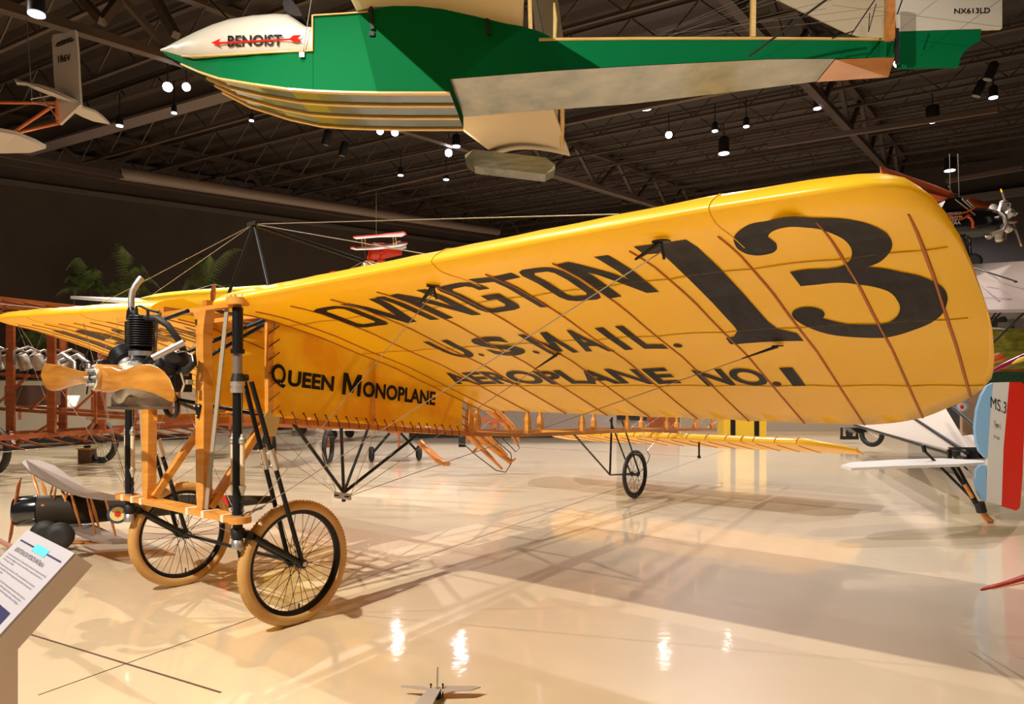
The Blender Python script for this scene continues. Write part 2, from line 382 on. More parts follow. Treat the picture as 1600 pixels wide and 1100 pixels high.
lamp(1166, 199, 4.5, 'flat', 'violet tinted spotlight right of the track spotlight')
lamp(1131, 241, 8, 'flat', 'wide oval downlight low above the yellow wing')
lamp(1277, 171, 5.5, 'flat', 'lone oval lamp in the dark roof below the green stern')
lamp(1457, 190, 9.5, 'can', 'black can downlight at right below the green rudder')
lamp(1552, 154, 6, 'flat', 'spotlight at the far right edge under the roof beam')
lamp(1484, 267, 8, 'can', 'can downlight just above the orange winged aeroplane')
lamp(1403, 99, 6, 'hot', 'glaring spotlight in the gap between stern post and green rudder', Z=10.2, aim=CAMP)
for px, py, d in ((508, 226, 'unlit track spotlight pointing down left of the starry pair'), (534, 243, 'unlit track spotlight below and right of the other unlit one'), (975, 318, 'unlit spotlight close above the yellow leading edge'), (1543, 124, 'unlit black spotlight near the right edge above the lit one'), (1525, 150, 'grey unlit spotlight just left of the lit one at the right edge')):
    P = on_chord(px, py, -.1); t = Thing('track_spotlight', P, d, 'light')
    t.part(MB().lathe([(0, .09), (.3, .09), (.34, .04)], P, (.3, -.2, .9), 14), 'lamp_housing', M['can']); t.part(MB().lathe([(-.01, .08), (0, .08)], P, (.3, -.2, .9), 14), 'lens', M['silver'])
# low divider walls
M['plaster'] = mat('cream_painted_divider', (.50, .42, .31), .7); M['skirt'] = mat('black_skirting', (.012, .012, .012), .6)
def divider(name, pa, za, pb, zb, h, n, mt='plaster'):
    a = W(pa, CY, za); b = W(pb, CY, zb); a.z = b.z = 0
    q = MB(); q.bar((a.x, a.y, .15+(h-.15)/2), (b.x, b.y, .15+(h-.15)/2), .25, h-.15); o = q.build(name, M[mt]); tag(o, kind='structure')
    q = MB(); q.bar((a.x, a.y, .075), (b.x, b.y, .075), .29, .15); tag(q.build('baseboard_'+n, M['skirt']), kind='structure')
divider('wall_divider', -150, 16.0, 318, 18.6, 1.5, 'left')
M['beige'] = mat('beige_grey_divider', (.48, .40, .34), .7)
divider('wall_screen', 640, 19.0, 962, 19.2, 2.4, 'middle', 'beige')
# ================================================================== THE YELLOW MONOPLANE
QR = empty('monoplane', QO, math.atan2(QU.y, QU.x))
tag(QR, 'vintage yellow fabric monoplane with wooden propeller and big number 13 under its wing', 'airplane')
def qb(mb, name, m, parent=None): return mb.build(name, M[m] if isinstance(m, str) else m, parent or QR)
# --- wings
PROF = [(-.05, 1.70), (.03, 1.712), (.09, 1.72), (.2, 1.71), (.35, 1.683), (.66, 1.60), (.94, 1.504), (1.25, 1.408), (1.72, 1.225), (2.15, 1.06), (2.6, .9)]
def lerp(t, T):
    if t <= T[0][0]: return T[0][1]
    for (a, x), (b, y) in zip(T, T[1:]):
        if t <= b: return x+(y-x)*(t-a)/(b-a)
    return T[-1][1]
LEs = [(0, .0), (3.36, .0), (3.43, .012), (3.48, .035), (3.53, .08), (3.565, .15), (3.59, .27), (3.615, .45), (3.63, .7), (3.645, 1.0)]
TEs = [(0, 2.15), (2.9, 2.15), (3.1, 2.13), (3.2, 2.09), (3.33, 1.99), (3.47, 1.83), (3.57, 1.66), (3.61, 1.54), (3.63, 1.4), (3.645, 1.05)]
def under(s, p):
    q = min(abs(p), 3.0); z = lerp(s, PROF)
    if p > 0: return z+(1-q/3.0)*(-.07+.11*s/2.1)
    return z-.05+.045*abs(p)-.02*s
FAR = .905
def wing_section(p, n=26, wav=1.0):
    s0 = lerp(abs(p), LEs); s1 = lerp(abs(p), TEs); ch = s1-s0; k = min(1, (ch/2.15))**.8*min(1, max(.0, (3.665-abs(p))/.17))**.6; p = p*(FAR if p < 0 else 1)
    top = []; bot = []
    for i in range(n+1):
        c = (i/n)**1.7; s = s0+ch*c; zu = under(s, p)
        nose = .05*k*(1-min(1, c/.05))**2
        c8 = min(1, c/.08); th = .07*k*math.sqrt(c8)*1.0 if c < .08 else 0
        tp = .05*k+th if c < .08 else .12*k*(1-(c-.08)/.92)+.008*k
        bot.append(A(s, p, zu+nose)); top.append(A(s, p, zu+max(tp, nose+.002)))
    return top[::-1]+bot[1:]
def onwing(px, py, side=1):
    r = ray(px, py); prev = None
    def f(t):
        v = wl(r*t+Vector((0, 0, H))); s, p, z = v.x, -v.y, v.z; return z-under(s, p), s, p
    t = 1.0
    while t < 9:
        d, s, p = f(t)
        if prev is not None and prev*d <= 0 and -.1 < s < 2.4:
            a, b = t-.02, t
            for _ in range(14):
                m = (a+b)/2
                if f(a)[0]*f(m)[0] <= 0: b = m
                else: a = m
            return f(a)[1], f(a)[2]
        prev = d; t += .02
    return None
RIBP = [.36, .50, .81, 1.13, 1.455, 1.765, 2.085, 2.40, 2.71, 3.015, 3.30, 3.52]
def sagf(p): return .006*math.sin(min(min(abs(abs(p)-q) for q in RIBP)/.16, 1)*PI/2)
for side in (1, -1):
    ps = []
    pts = [.36, .5, .81, 1.13, 1.455, 1.765, 2.085, 2.40, 2.71, 3.015, 3.30]
    for a, b in zip(pts, pts[1:]): ps += [a+(b-a)*k/6 for k in range(6)]
    ps += [3.3, 3.36, 3.42, 3.47, 3.51, 3.54, 3.57, 3.59, 3.61, 3.622, 3.633, 3.643]
    secs = []
    for p in ps:
        sec = wing_section(p*side)
        # fabric sags slightly between the ribs
        sag = sagf(p)
        hn = len(sec)/2; secs.append([v+Vector((0, 0, (sag if i > hn else -sag*.6)*min(1, abs(i-hn)/9))) for i, v in enumerate(sec)])
    wg = qb(MB().loft(secs), 'wing', 'fabric')
    for p in RIBP:
        s0 = lerp(p, LEs); s1 = lerp(p, TEs); r0 = s0+.16*(s1-s0)/2.15; n = 22; strip = MB(); rr = []; pd = p*side*(FAR if side < 0 else 1)
        for i in range(n+1):
            s = r0+(s1-.005-r0)*i/n; hw = .003+.003*min(1, i/4); z = under(s, pd)
            rr.append([A(s, pd-hw, z-.0005), A(s, pd, z-.006), A(s, pd+hw, z-.0005), A(s, pd, z+.004)])
        qb(strip.loft(rr), 'rib', 'rib', wg)
    for s in (.46, .98, 1.62):  # darker strips painted where inner spars would shade through the fabric
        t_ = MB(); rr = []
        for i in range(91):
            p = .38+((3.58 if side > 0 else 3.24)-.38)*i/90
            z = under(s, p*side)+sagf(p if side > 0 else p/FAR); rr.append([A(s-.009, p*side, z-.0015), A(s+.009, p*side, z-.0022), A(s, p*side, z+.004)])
        qb(t_.loft(rr), 'spar_shadow', 'seam', wg)
    # nose seams over the leading edge
    for p in (1.95, 3.05) if side > 0 else (1.5, 2.6):
        sec = wing_section(p*side); n = len(sec); mid = n//2
        q = MB(); q.tube([v+Vector((-.002, 0, 0)) for v in sec[mid-8:mid+9]], .0022, 5); qb(q, 'seam', 'seam', wg)
    for p in RIBP[1:-1]:                                      # little rib noses standing over the leading edge
        sec = wing_section(p*side); q = MB(); m_ = len(sec)//2
        q.tube([v+Vector((0, 0, .004)) for v in sec[m_-17:m_-7]], .006, 6); qb(q, 'rib_cap', 'seam', wg)
    if side == 1: WP = wg
    else: WS = wg
def wing_map(p0, p1, s0, s1, sg=1):
    def fn(x, y):
        p = p0+(p1-p0)*x; s = s1+(s0-s1)*y
        return A(s, p*sg, under(s, p*sg)+sagf(p)-.0035)
    return fn
def block(txt, p0, p1, s0, s1, parent=None, bold=.035, sg=1):
    v, f = text_mesh(txt, bold); return decal('lettering', v, f, wing_map(p0, p1, s0, s1, sg), M['ink'], parent or WP, cut=(.04/max(abs(p1-p0), .04), .08))
def glyph(polys, p0, p1, s0=.205, s1=.585):
    v, f = poly_mesh(polys)
    return decal('lettering', v, f, wing_map(p0, p1, s0, s1), M['ink'], WP, cut=(.04/max(abs(p1-p0), .04), .08))
MM_ = [(0, 0), (0, 1), (.24, 1), (.5, .45), (.76, 1), (1, 1), (1, 0), (.8, 0), (.8, .62), (.58, .12), (.42, .12), (.2, .62), (.2, 0)]
RO = [(.0, .16), (.0, .84), (.08, .95), (.25, 1), (.75, 1), (.92, .95), (1, .84), (1, .16), (.92, .05), (.75, 0), (.25, 0), (.08, .05)]
RI = [(.26, .2), (.26, .8), (.34, .86), (.66, .86), (.74, .8), (.74, .2), (.66, .14), (.34, .14)]
glyph([RO, RI], .80, 1.08, .27, .60)
glyph([[(0, 1), (.24, 1), (.5, .32), (.76, 1), (1, 1), (.62, 0), (.38, 0)]], 1.08, 1.36, .25, .60)
glyph([[(0, 0), (0, 1), (1, 1), (1, 0)]], 1.355, 1.42, .235, .595)
NN = [[(0, 0), (0, 1), (.26, 1), (.74, .36), (.74, 1), (1, 1), (1, 0), (.76, 0), (.26, .66), (.26, 0)]]
glyph(NN, 1.45, 1.69, .23, .595)
glyph([[(1, .68), (1, .84), (.9, .96), (.72, 1), (.28, 1), (.08, .95), (0, .84), (0, .16), (.08, .05), (.28, 0), (.72, 0), (.92, .05), (1, .16), (1, .52), (.55, .52), (.55, .38), (.74, .38), (.74, .2), (.66, .14), (.34, .14), (.26, .2), (.26, .8), (.34, .86), (.66, .86), (.74, .8), (.74, .68)]], 1.73, 1.96, .22, .585)
glyph([[(0, 1), (1, 1), (1, .84), (.62, .84), (.62, 0), (.38, 0), (.38, .84), (0, .84)]], 1.96, 2.18, .20, .58)
glyph([RO, RI], 2.195, 2.385, .19, .565)
glyph(NN, 2.40, 2.62, .175, .56)
block('U', 1.035, 1.225, .855, 1.13); block('.', 1.235, 1.265, 1.085, 1.13); block('S', 1.35, 1.59, .85, 1.13); block('.', 1.615, 1.65, 1.085, 1.13)
glyph([MM_], 1.705, 1.885, .85, 1.135); block('A', 1.93, 2.10, .845, 1.13); block('I', 2.155, 2.20, .845, 1.13); block('L', 2.26, 2.385, .845, 1.13); block('.', 2.425, 2.465, 1.075, 1.125)
block('AEROPLANE', .625, 2.245, 1.375, 1.585); block('NO.', 2.375, 2.76, 1.40, 1.61); block('1', 2.805, 2.865, 1.405, 1.62)
ONE = [(990, 385), (1040, 380), (1072, 375), (1090, 387), (1125, 420), (1162, 460), (1200, 503), (1215, 514), (1245, 520), (1256, 532), (1200, 535), (1141, 537), (1134, 527), (1147, 525), (1152, 517), (1147, 510), (1112, 472), (1075, 435), (1040, 402), (1032, 396), (1007, 397)]
THREE = [(1200, 346), (1170, 352), (1150, 365), (1146, 375), (1152, 387), (1167, 396), (1187, 399), (1207, 396), (1214, 390), (1213, 382), (1206, 376), (1200, 371), (1204, 365), (1216, 359), (1235, 355), (1258, 355), (1282, 357), (1305, 366), (1320, 375), (1329, 386), (1331, 396), (1328, 405), (1320, 412), (1307, 417), (1290, 420), (1260, 422), (1234, 426), (1251, 448), (1275, 446), (1305, 442), (1330, 442), (1362, 447), (1390, 457), (1403, 472), (1406, 484), (1400, 496), (1385, 504), (1358, 507), (1330, 507), (1307, 504), (1286, 498), (1289, 492), (1285, 486), (1272, 481), (1255, 480), (1241, 484), (1237, 490), (1241, 497), (1255, 507), (1282, 519), (1312, 526), (1350, 528), (1387, 526), (1420, 519), (1450, 507), (1470, 492), (1479, 475), (1480, 460), (1472, 447), (1457, 438), (1435, 430), (1405, 425), (1380, 420), (1356, 417), (1375, 410), (1388, 398), (1394, 385), (1391, 372), (1380, 361), (1355, 350), (1320, 342), (1282, 339), (1240, 337), (1215, 341)]
for pl in (ONE, THREE):
    dense = []
    N_ = len(pl)
    for i in range(N_):
        p0, p1, p2, p3 = pl[i-1], pl[i], pl[(i+1) % N_], pl[(i+2) % N_]
        def corner(a, b, c):
            v1 = Vector((b[0]-a[0], b[1]-a[1])); v2 = Vector((c[0]-b[0], c[1]-b[1])); return v1.length < 1e-6 or v2.length < 1e-6 or v1.angle(v2) > .75
        m1 = (0, 0) if corner(p0, p1, p2) or pl is ONE else ((p2[0]-p0[0])/2, (p2[1]-p0[1])/2); m2 = (0, 0) if corner(p1, p2, p3) or pl is ONE else ((p3[0]-p1[0])/2, (p3[1]-p1[1])/2)
        for k in range(4):
            t = k/4; h = (2*t**3-3*t**2+1, t**3-2*t**2+t, -2*t**3+3*t**2, t**3-t**2)
            dense.append(tuple(h[0]*p1[j]+h[1]*m1[j]+h[2]*p2[j]+h[3]*m2[j] for j in (0, 1)))
    sp = [onwing(x, y) for x, y in dense]; v, f = poly_mesh([[(p, -s) for s, p in sp]])
    decal('number', v, f, lambda x, y: A(-y, x, under(-y, x)+sagf(x)-.0035), M['ink'], WP, cut=(.04, .05))
# grey painted lettering seen on the far wing
block('13', -2.9, -2.0, .35, 1.15, WS, .06, 1); block('OVINGTON', -1.8, -.6, .35, .62, WS, .04, 1)
# --- fuselage
def fz(s, top):      # longeron heights
    return lerp(s, [(.33, 1.675), (2.0, 1.56), (7.3, .99)]) if top else lerp(s, [(.33, 1.086), (2.0, .925), (2.8, .875), (4.7, .825), (7.3, .735)])
def fw(s): return lerp(s, [(.33, .33), (2.1, .31), (7.3, .10)])
for sg in (1, -1):
    for top in (0, 1):
        q = MB(); ss = [.30, 1.1, 2.0, 2.8, 3.75, 4.7, 5.7, 6.6, 7.3]
        for a, b in zip(ss, ss[1:]): q.bar(A(a, sg*fw(a), fz(a, top)), A(b+.004, sg*fw(b), fz(b, top)), .032, .032)
        qb(q, 'longeron', 'wood2')
    for s in (.35, 1.1, 2.06, 2.83, 3.74, 4.68, 5.7, 6.6, 7.2):
        q = MB(); a = A(s, sg*fw(s), fz(s, 0)); b = A(s, sg*fw(s), fz(s, 1)); m_ = (a+b)/2
        wd = .026
        if s > 2: 
            q.bar(a, a+(b-a)*.22, .05, .05); q.bar(a+(b-a)*.22, a+(b-a)*.30, .05, .05, w2=wd, h2=wd); q.bar(a+(b-a)*.30, b, wd, wd)
        else: q.bar(a, b, .034, .034)
        qb(q, 'strut', 'wood')
for s in (.35, 1.1, 2.06, 2.83, 3.74, 4.68, 5.7, 6.6, 7.2):
    for top in (0, 1): qb(MB().bar(A(s, -fw(s), fz(s, top)), A(s, fw(s), fz(s, top)), .026, .026), 'crosspiece', 'wood')
ss = [2.06, 2.83, 3.74, 4.68, 5.7, 6.6, 7.2]
for a, b in zip(ss, ss[1:]):
    for sg in (1, -1):
        for t1, t2 in ((0, 1), (1, 0)): qb(MB().tube([A(a, sg*fw(a), fz(a, t1)), A(b, sg*fw(b), fz(b, t2))], .0015, 4), 'bracing_wire', 'wire')
def canvas(sg):
    q = MB(); n, m_ = 64, 24; vs = []; fs = []
    for i in range(n+1):
        s = .375+(1.965-.375)*i/n
        for k in range(m_+1):
            y = k/m_; z0 = fz(s, 0)+.028; z1 = fz(s, 1)+.01; z = z0+(z1-z0)*y
            b = .5*math.sin(s*9+y*5)+.3*math.sin(s*17-y*9)+.3*math.sin(s*5+y*13)
            e = min(1, y*6, (1-y)*8, i/6, (n-i)/6); pull = .006*math.sin(s*52)*max(0, 1-y*5)
            vs.append(A(s, sg*(fw(s)+.018+.007*b*e), z+pull))
    for i in range(n):
        for k in range(m_): a = i*(m_+1)+k; fs.append((a, a+1, a+m_+2, a+m_+1))
    q.add(vs, fs, True); return q
PNL = qb(canvas(1), 'side_canvas', 'panel'); qb(canvas(-1), 'side_canvas', 'panel')
v, f = poly_mesh([MM_]); qm = [at_p(x, y, .361) for x, y in ((537, 582), (566, 586), (534, 616), (563, 620))]
decal('lettering', v, f, lambda x, y: (qm[2]*(1-x)+qm[3]*x)*(1-y)+(qm[0]*(1-x)+qm[1]*x)*y, M['ink'], PNL)
for s in [.42+.0775*i for i in range(20)]:
    z = fz(s, 0); qb(MB().tube([A(s-.012, .352, z+.05), A(s, .36, z+.02), A(s+.014, .352, z-.018)], .0035, 5), 'lace', 'lace', PNL)
    qb(MB().sphere(A(s-.012, .352, z+.05), .006, 8, 6), 'eyelet', 'lace', PNL)
for i in range(7):
    z = 1.15+.075*i; qb(MB().tube([A(.335, .352, z-.035), A(.40, .356, z+.012)], .0035, 5), 'lace', 'lace', PNL)
for i in range(4):
    z = .99+.06*i; qb(MB().tube([A(2.02, .335, z-.02), A(1.94, .345, z+.012)], .0035, 5), 'lace', 'lace', PNL)
for txt, c, bd in (('Q', ((424, 567), (447, 570), (424, 605), (447, 607)), .03), ('UEEN', ((451, 578), (523, 588), (449, 603), (521, 612)), .04), ('ONOPLANE', ((568, 595), (681, 612), (566, 620), (680, 634)), .04)):
    quad_text('lettering', txt, [at_p(x, y, .361) for x, y in c], M['ink'], PNL, bold=bd)
qb(MB().box(A(1.30, .35, 1.475), .03, .006, .02), 'patch', 'wood2', PNL)
# front frame plates, cowl timber
qb(MB().prism([A(.30, .35, 1.10), A(.33, .35, 1.14), A(.37, .35, 1.10), A(.40, .35, 1.10), A(.395, .35, 1.05), A(.37, .35, .99), A(.34, .35, .99), A(.305, .35, 1.05)], (0, -.006, 0)), 'corner_plate', 'brass')
qb(MB().prism([A(.33, .03, 0), A(.33, -.03, 0), A(.33, -.05, 0), A(.33, .05, 0)], (0, 0, 0.001), (0, 0, 1.08)), 'floor_plate', 'wood2')
for sg in (1, -1):
    qb(MB().bar(A(.02, sg*.24, 1.712), A(.62, sg*.27, 1.70), .05, .030), 'top_rail', 'wood2')
    qb(MB().bar(A(.0, sg*.27, 1.09), A(.34, sg*.32, 1.09), .035, .035), 'bearer', 'wood2')
qb(MB().bar(A(.30, -.30, 1.13), A(.30, .30, 1.13), .05, .025), 'crosspiece', 'wood2')
# --- landing gear: beams, posts, columns
BM_ = MB()
for a, b in ((-.70, -.32), (-.32, .25), (.25, .62)): BM_.bar(A(0, a, .605), A(0, b, .605), .085 if a > -.6 else .08, .030)
BM_.lathe([(-.016, .055), (.016, .055)], A(0, .62, .605), (0, 0, 1), 20); BM_.lathe([(-.016, .05), (.016, .05)], A(0, -.66, .605), (0, 0, 1), 20)
bb = qb(BM_, 'lower_beam', 'wood')
for p in (-.60, -.47, -.36, .18, .34, .53): qb(MB().bar(A(0, p-.014, .605), A(0, p+.014, .605), .092, .036), 'binding', 'tape', bb)
TB = MB(); TB.bar(A(0, -.70, 1.675), A(0, .60, 1.675), .045, .022); TB.lathe([(-.018, .055), (.018, .055)], A(0, .60, 1.69), (0, 0, 1), 20); TB.lathe([(-.012, .045), (.012, .045)], A(0, -.66, 1.675), (0, 0, 1), 16)
tb = qb(TB, 'upper_beam', 'wood')
for k in range(5): qb(MB().tube([A(.03*math.cos(k*1.26), .60+.03*math.sin(k*1.26), 1.70), A(.03*math.cos(k*1.26), .60+.03*math.sin(k*1.26), 1.722)], .005, 6), 'bolt', 'steel', tb)
def post(p, w0, w1):
    q = MB(); zs = [(.62, .7), (.70, 1), (.95, 1.15), (1.15, 1.25), (1.3, 1.1), (1.55, 1.0), (1.62, 1.4), (1.664, 1.8)]
    rings = []
    for z, k in zs:
        h = w0*k/2; d = w1/2; c = A(0, p, z); rings.append([c+Vector((-d, -h, 0)), c+Vector((d, -h, 0)), c+Vector((d*1.1, 0, 0)), c+Vector((d, h, 0)), c+Vector((-d, h, 0)), c+Vector((-d*1.1, 0, 0))])
    return q.loft(rings, False)
qb(post(.275, .072, .05), 'post', 'wood'); qb(post(-.345, .072, .05), 'post', 'wood')
PLT = MB(); PLT.prism([A(-.032, .245, 1.175), A(-.032, .305, 1.175), A(-.032, .28, 1.10), A(-.032, .27, 1.10)], (-.006, 0, 0)); pt = qb(PLT, 'fitting_plate', 'black')
for p, z in ((.254, 1.165), (.296, 1.165), (.275, 1.112)): qb(MB().sphere(A(-.041, p, z), .006, 8, 6), 'bolt', 'steel', pt)
qb(MB().bar(A(.0, .50, 1.66), A(-.01, .315, .625), .034, .006, (1, 0, 0)), 'bracing_strip', 'strip')
qb(MB().bar(A(.0, -.50, 1.66), A(-.01, -.345-.03, .625), .034, .006, (1, 0, 0)), 'bracing_strip', 'strip')
qb(MB().bar(A(.01, -.31, .63), A(.33, -.31, 1.07), .045, .035), 'diagonal_strut', 'wood'); qb(MB().bar(A(.01, .31, .63), A(.33, .31, 1.07), .045, .035), 'diagonal_strut', 'wood')
for sg in (1, -1):
    p = .60*sg
    qb(MB().lathe([(1.44, .026), (1.66, .026)], A(0, p, 0), (0, 0, 1), 18).lathe([(1.43, .034), (1.452, .034)], A(0, p, 0), (0, 0, 1), 18), 'upper_sleeve', 'black')
    qb(MB().lathe([(1.30, .023), (1.44, .023)], A(0, p, 0), (0, 0, 1), 18), 'column_core', 'greytube')
    qb(MB().lathe([(.50, .024), (1.25, .024)], A(0, p, 0), (0, 0, 1), 18), 'column', 'black')
    qb(MB().lathe([(1.235, .033), (1.25, .036), (1.262, .030), (1.275, .036), (1.29, .034)], A(0, p, 0), (0, 0, 1), 18), 'collar', 'steel')
    qb(MB().lathe([(1.292, .035), (1.33, .026)], A(0, p, 0), (0, 0, 1), 18).tube([A(.0, p, 1.31), A(.05, p+.01, 1.31)], .018, 10), 'slider', 'dark')
    qb(MB().lathe([(.455, .029), (.50, .029), (.505, .022)], A(0, p, 0), (0, 0, 1), 18), 'foot_cup', 'silver')
    qb(MB().lathe([(.51, .032), (.555, .034), (.56, .028)], A(0, p, 0), (0, 0, 1), 18).tube([A(0, p, .53), A(.06, p+.01, .52)], .02, 8), 'swivel', 'dark')
    qb(MB().lathe([(.621, .034), (.626, .034)], A(0, p, 0), (0, 0, 1), 18), 'washer', 'silver')
    for k in (-.043, .043):
        bg = qb(MB().tube([A(0, p+k, .99), A(0, p+k, .765)], .012, 10), 'bungee_rod', 'cream')
        qb(MB().tube([A(0, p+k, 1.03), A(0, p+k, .985)], [.008, .019], 10).sphere(A(0, p+k, 1.0), .018, 10, 8), 'end_fitting', 'alu', bg)
        qb(MB().tube([A(0, p+k, .775), A(0, p+k, .725)], [.019, .006], 10), 'end_fitting', 'alu', bg)
        qb(MB().tube([A(0, p+k, 1.03), A(0, p+k*.8, 1.24)], .002, 5), 'cable', 'wire', bg)
        ch = MB()
        for j in range(5): ch.torus(A(0, p+k, .712-.021*j), ((1, 0, 0), (0, 1, 0))[j % 2], .0085, .0025, 8, 5)
        qb(ch, 'chain', 'dark', bg)
# --- wheels
def wheel(name, c, R, rt, tyre, spokes=36, fork=True, rimw=.02, hubr=.022, ax=(0, 1, 0), tube_=.006, knob=.005, parent=QR, rim_r=None):
    e = empty(name, c, 0, parent); ax = Vector(ax); rr = rim_r or R-2*rt
    MB().torus((0, 0, 0), ax, R-rt, rt, 200, 16, knob).build('tyre', M[tyre], e)
    MB().lathe([(-rimw, rr+.012), (-rimw, rr-.004), (-rimw*.5, rr-.016), (rimw*.5, rr-.016), (rimw, rr-.004), (rimw, rr+.012)], (0, 0, 0), ax, 64, closed=True).build('rim', M['black'], e)
    MB().lathe([(-.05, hubr*.5), (-.045, hubr*1.3), (-.03, hubr*1.3), (-.028, hubr*.7), (.028, hubr*.7), (.03, hubr*1.3), (.045, hubr*1.3), (.05, hubr*.5)], (0, 0, 0), ax, 16).build('hub', M['black'], e)
    sp = None
    for k in range(spokes):
        ang = 2*PI*k/spokes; sgn = 1 if k % 2 else -1; off = .55*(1 if (k//2) % 2 else -1)
        if sp is None:
            q = MB(); q.tube([Vector((hubr*1.2*math.cos(off), .038, hubr*1.2*math.sin(off))), Vector((rr-.014, .0, 0))], .0016, 5); sp = q.build('spoke', M['dark'], e); proto = {(1, 1): None}; base = {}
            base_me = {}
        key = (sgn, off > 0)
        if key not in base_me:
            q = MB(); q.tube([Vector((hubr*1.2*math.cos(off), .038*sgn, hubr*1.2*math.sin(off))), Vector((rr-.014, .0, 0))], .0016, 5); tmp = q.build('spoke', M['dark'], e); base_me[key] = tmp.data; bpy.data.objects.remove(tmp)
        o = sp if k == 0 else sp.copy()
        if k: C.objects.link(o); o.parent = e
        o.data = base_me[key]
        Rm = Matrix.Rotation(ang, 4, 'Y')
        if abs(ax.x) > .5: Rm = Matrix.Rotation(PI/2, 4, 'Z') @ Rm
        o.matrix_local = Rm
    return e
HZ = .33
for sg, hp in ((1, .61), (-1, -.61)):
    hs = .329; c = A(hs, hp, HZ)
    wh = wheel('wheel', c, .33, .030, 'tan', 36, rimw=.021, rim_r=.272)
    MB().tube([(.02, .0, -.262), (.022, 0, -.225)], .004, 6).build('valve', M['black'], wh)
    for k in (-.062, .062):
        a0 = A(.05, hp+k*.5, 1.29) ; h_ = A(hs, hp+k, HZ)
        mid = a0.lerp(h_, .36); mid2 = a0.lerp(h_, .47)
        lg = qb(MB().tube([a0, h_], .0125, 10), 'fork_leg', 'black')
        qb(MB().tube([mid, mid2], .020, 10).sphere(mid.lerp(mid2, .2)+A(-.02, .0, 0), .008, 8, 6).sphere(mid.lerp(mid2, .8)+A(-.02, 0, 0), .008, 8, 6), 'clamp', 'silver', lg)
        qb(MB().tube([A(.06, hp+k*.7, .51), A(hs, hp+k, HZ)], .015, 10), 'lower_arm', 'black')
    qb(MB().tube([A(.045, hp-.04, .52), A(.045, hp+.04, .52)], .022, 12), 'pivot', 'dark')
    qb(MB().tube([A(hs, hp-.085, HZ), A(hs, hp+.085, HZ)], .013, 12), 'axle', 'steel')
    qb(MB().tube([A(hs, hp-.075, HZ), A(hs, hp-.05, HZ)], .024, 12).tube([A(hs, hp+.05, HZ), A(hs, hp+.075, HZ)], .024, 12), 'axle_lug', 'dark')
qb(MB().tube([A(.31, -.54, HZ+.005), A(.31, .55, HZ+.005)], .010, 10), 'tie_rod', 'black')
qb(MB().tube([A(.0, .60, .46), A(.03, .60, .30)], .006, 6), 'stop_rod', 'dark')
# crossed wires of the undercarriage
def wirep(a, b, r=.0014, nm='bracing_wire', parent=None): return qb(MB().tube([a, b], r, 4), nm, 'wire', parent)
for a, b in ((A(0, -.58, .63), A(0, .26, 1.6)), (A(0, .58, .63), A(0, -.34, 1.6)), (A(.02, -.35, .63), A(.33, .33, 1.09)), (A(.02, .30, .63), A(.33, -.33, 1.09)), (A(.05, -.6, .6), A(.33, .55, .36)), (A(.05, .6, .6), A(.33, -.55, .36)), (A(0, -.55, .63), A(.33, -.33, 1.08)), (A(-.01, -.42, 1.32), A(0, -.69, .63)), (A(-.44, .03, 1.36), A(0, -.64, .63)), (A(-.44, .03, 1.36), A(.2, -1.2, 1.72))): wirep(a, b)
for a, b in ((A(.02, .62, .63), A(.09, .70, .67)), (A(.02, .62, .63), A(.09, .68, .655))):
    wirep(a, b, .004, 'turnbuckle')
# black mounting tubes between front frame and engine
for a, b in ((A(.36, .33, 1.64), A(-.02, -.10, 1.30)), (A(.36, .33, 1.66), A(-.05, .02, 1.42)), (A(.36, -.33, 1.64), A(-.02, .08, 1.30)), (A(.36, -.33, 1.1), A(-.05, .0, 1.2)), (A(.36, .33, 1.1), A(-.05, .05, 1.2)), (A(.0, -.58, 1.60), A(-.08, .26, 1.66))): qb(MB().tube([a, b], .011, 8), 'engine_bearer', 'black')
# --- engine: three cylinders in a fan
ec = A(-.19, -.02, 1.28)
cr_ = MB(); cr_.lathe([(-.12, .05), (-.115, .10), (-.06, .125), (.05, .125), (.09, .10), (.12, .06)], ec, (1, 0, 0), 28)
case = qb(cr_, 'crankcase', 'alu')
qb(MB().box(ec+Vector((.0, 0, -.095)), .11, .10, .028).box(ec+Vector((0, 0, -.125)), .12, .13, .007), 'oil_pan', 'alu')
qb(MB().torus(ec+Vector((.10, -.11, -.10)), (1, 0, .2), .075, .013, 28, 8), 'pulley', 'black')
def cyl(c, d, name='cylinder', L=.30):
    d = d.normalized(); prof = [(.10, .062), (.13, .062), (.13, .055), (.20, .055)]
    t = .20
    while t < L+.04: prof += [(t, .055), (t+.002, .071), (t+.007, .071), (t+.009, .055)]; t += .0125
    prof += [(t, .060), (t+.012, .060), (t+.016, .03)]
    e = qb(MB().lathe(prof, c, d, 26), name, 'black')
    qb(MB().lathe([(.150, .060), (.175, .060)], c, d, 26), 'band', 'silver', e)
    qb(MB().lathe([(.085, .075), (.112, .075)], c, d, 26), 'base_flange', 'alu', e)
    return e
cyl(ec, Vector((0, 0, 1)), L=.30)
cyl(ec, A(.0, -1.0, .72), L=.24); cyl(ec+A(.06, 0, 0), A(.0, 1.0, .62), L=.20)
top = ec+Vector((0, 0, .36))
qb(MB().tube([at_s(203, 498, -.19), at_s(205, 485, -.19)], [.020, .021], 12).tube([top+A(0, -.01, -.01), at_s(207, 490, -.19), at_s(205, 482, -.19)], .018, 10), 'exhaust_elbow', 'black')
qb(MB().tube([at_s(205, 484, -.19), at_s(205, 468, -.19), at_s(207, 455, -.18), at_s(212, 446, -.17), at_s(221, 434, -.14)], .0165, 14), 'exhaust_pipe', 'steel')
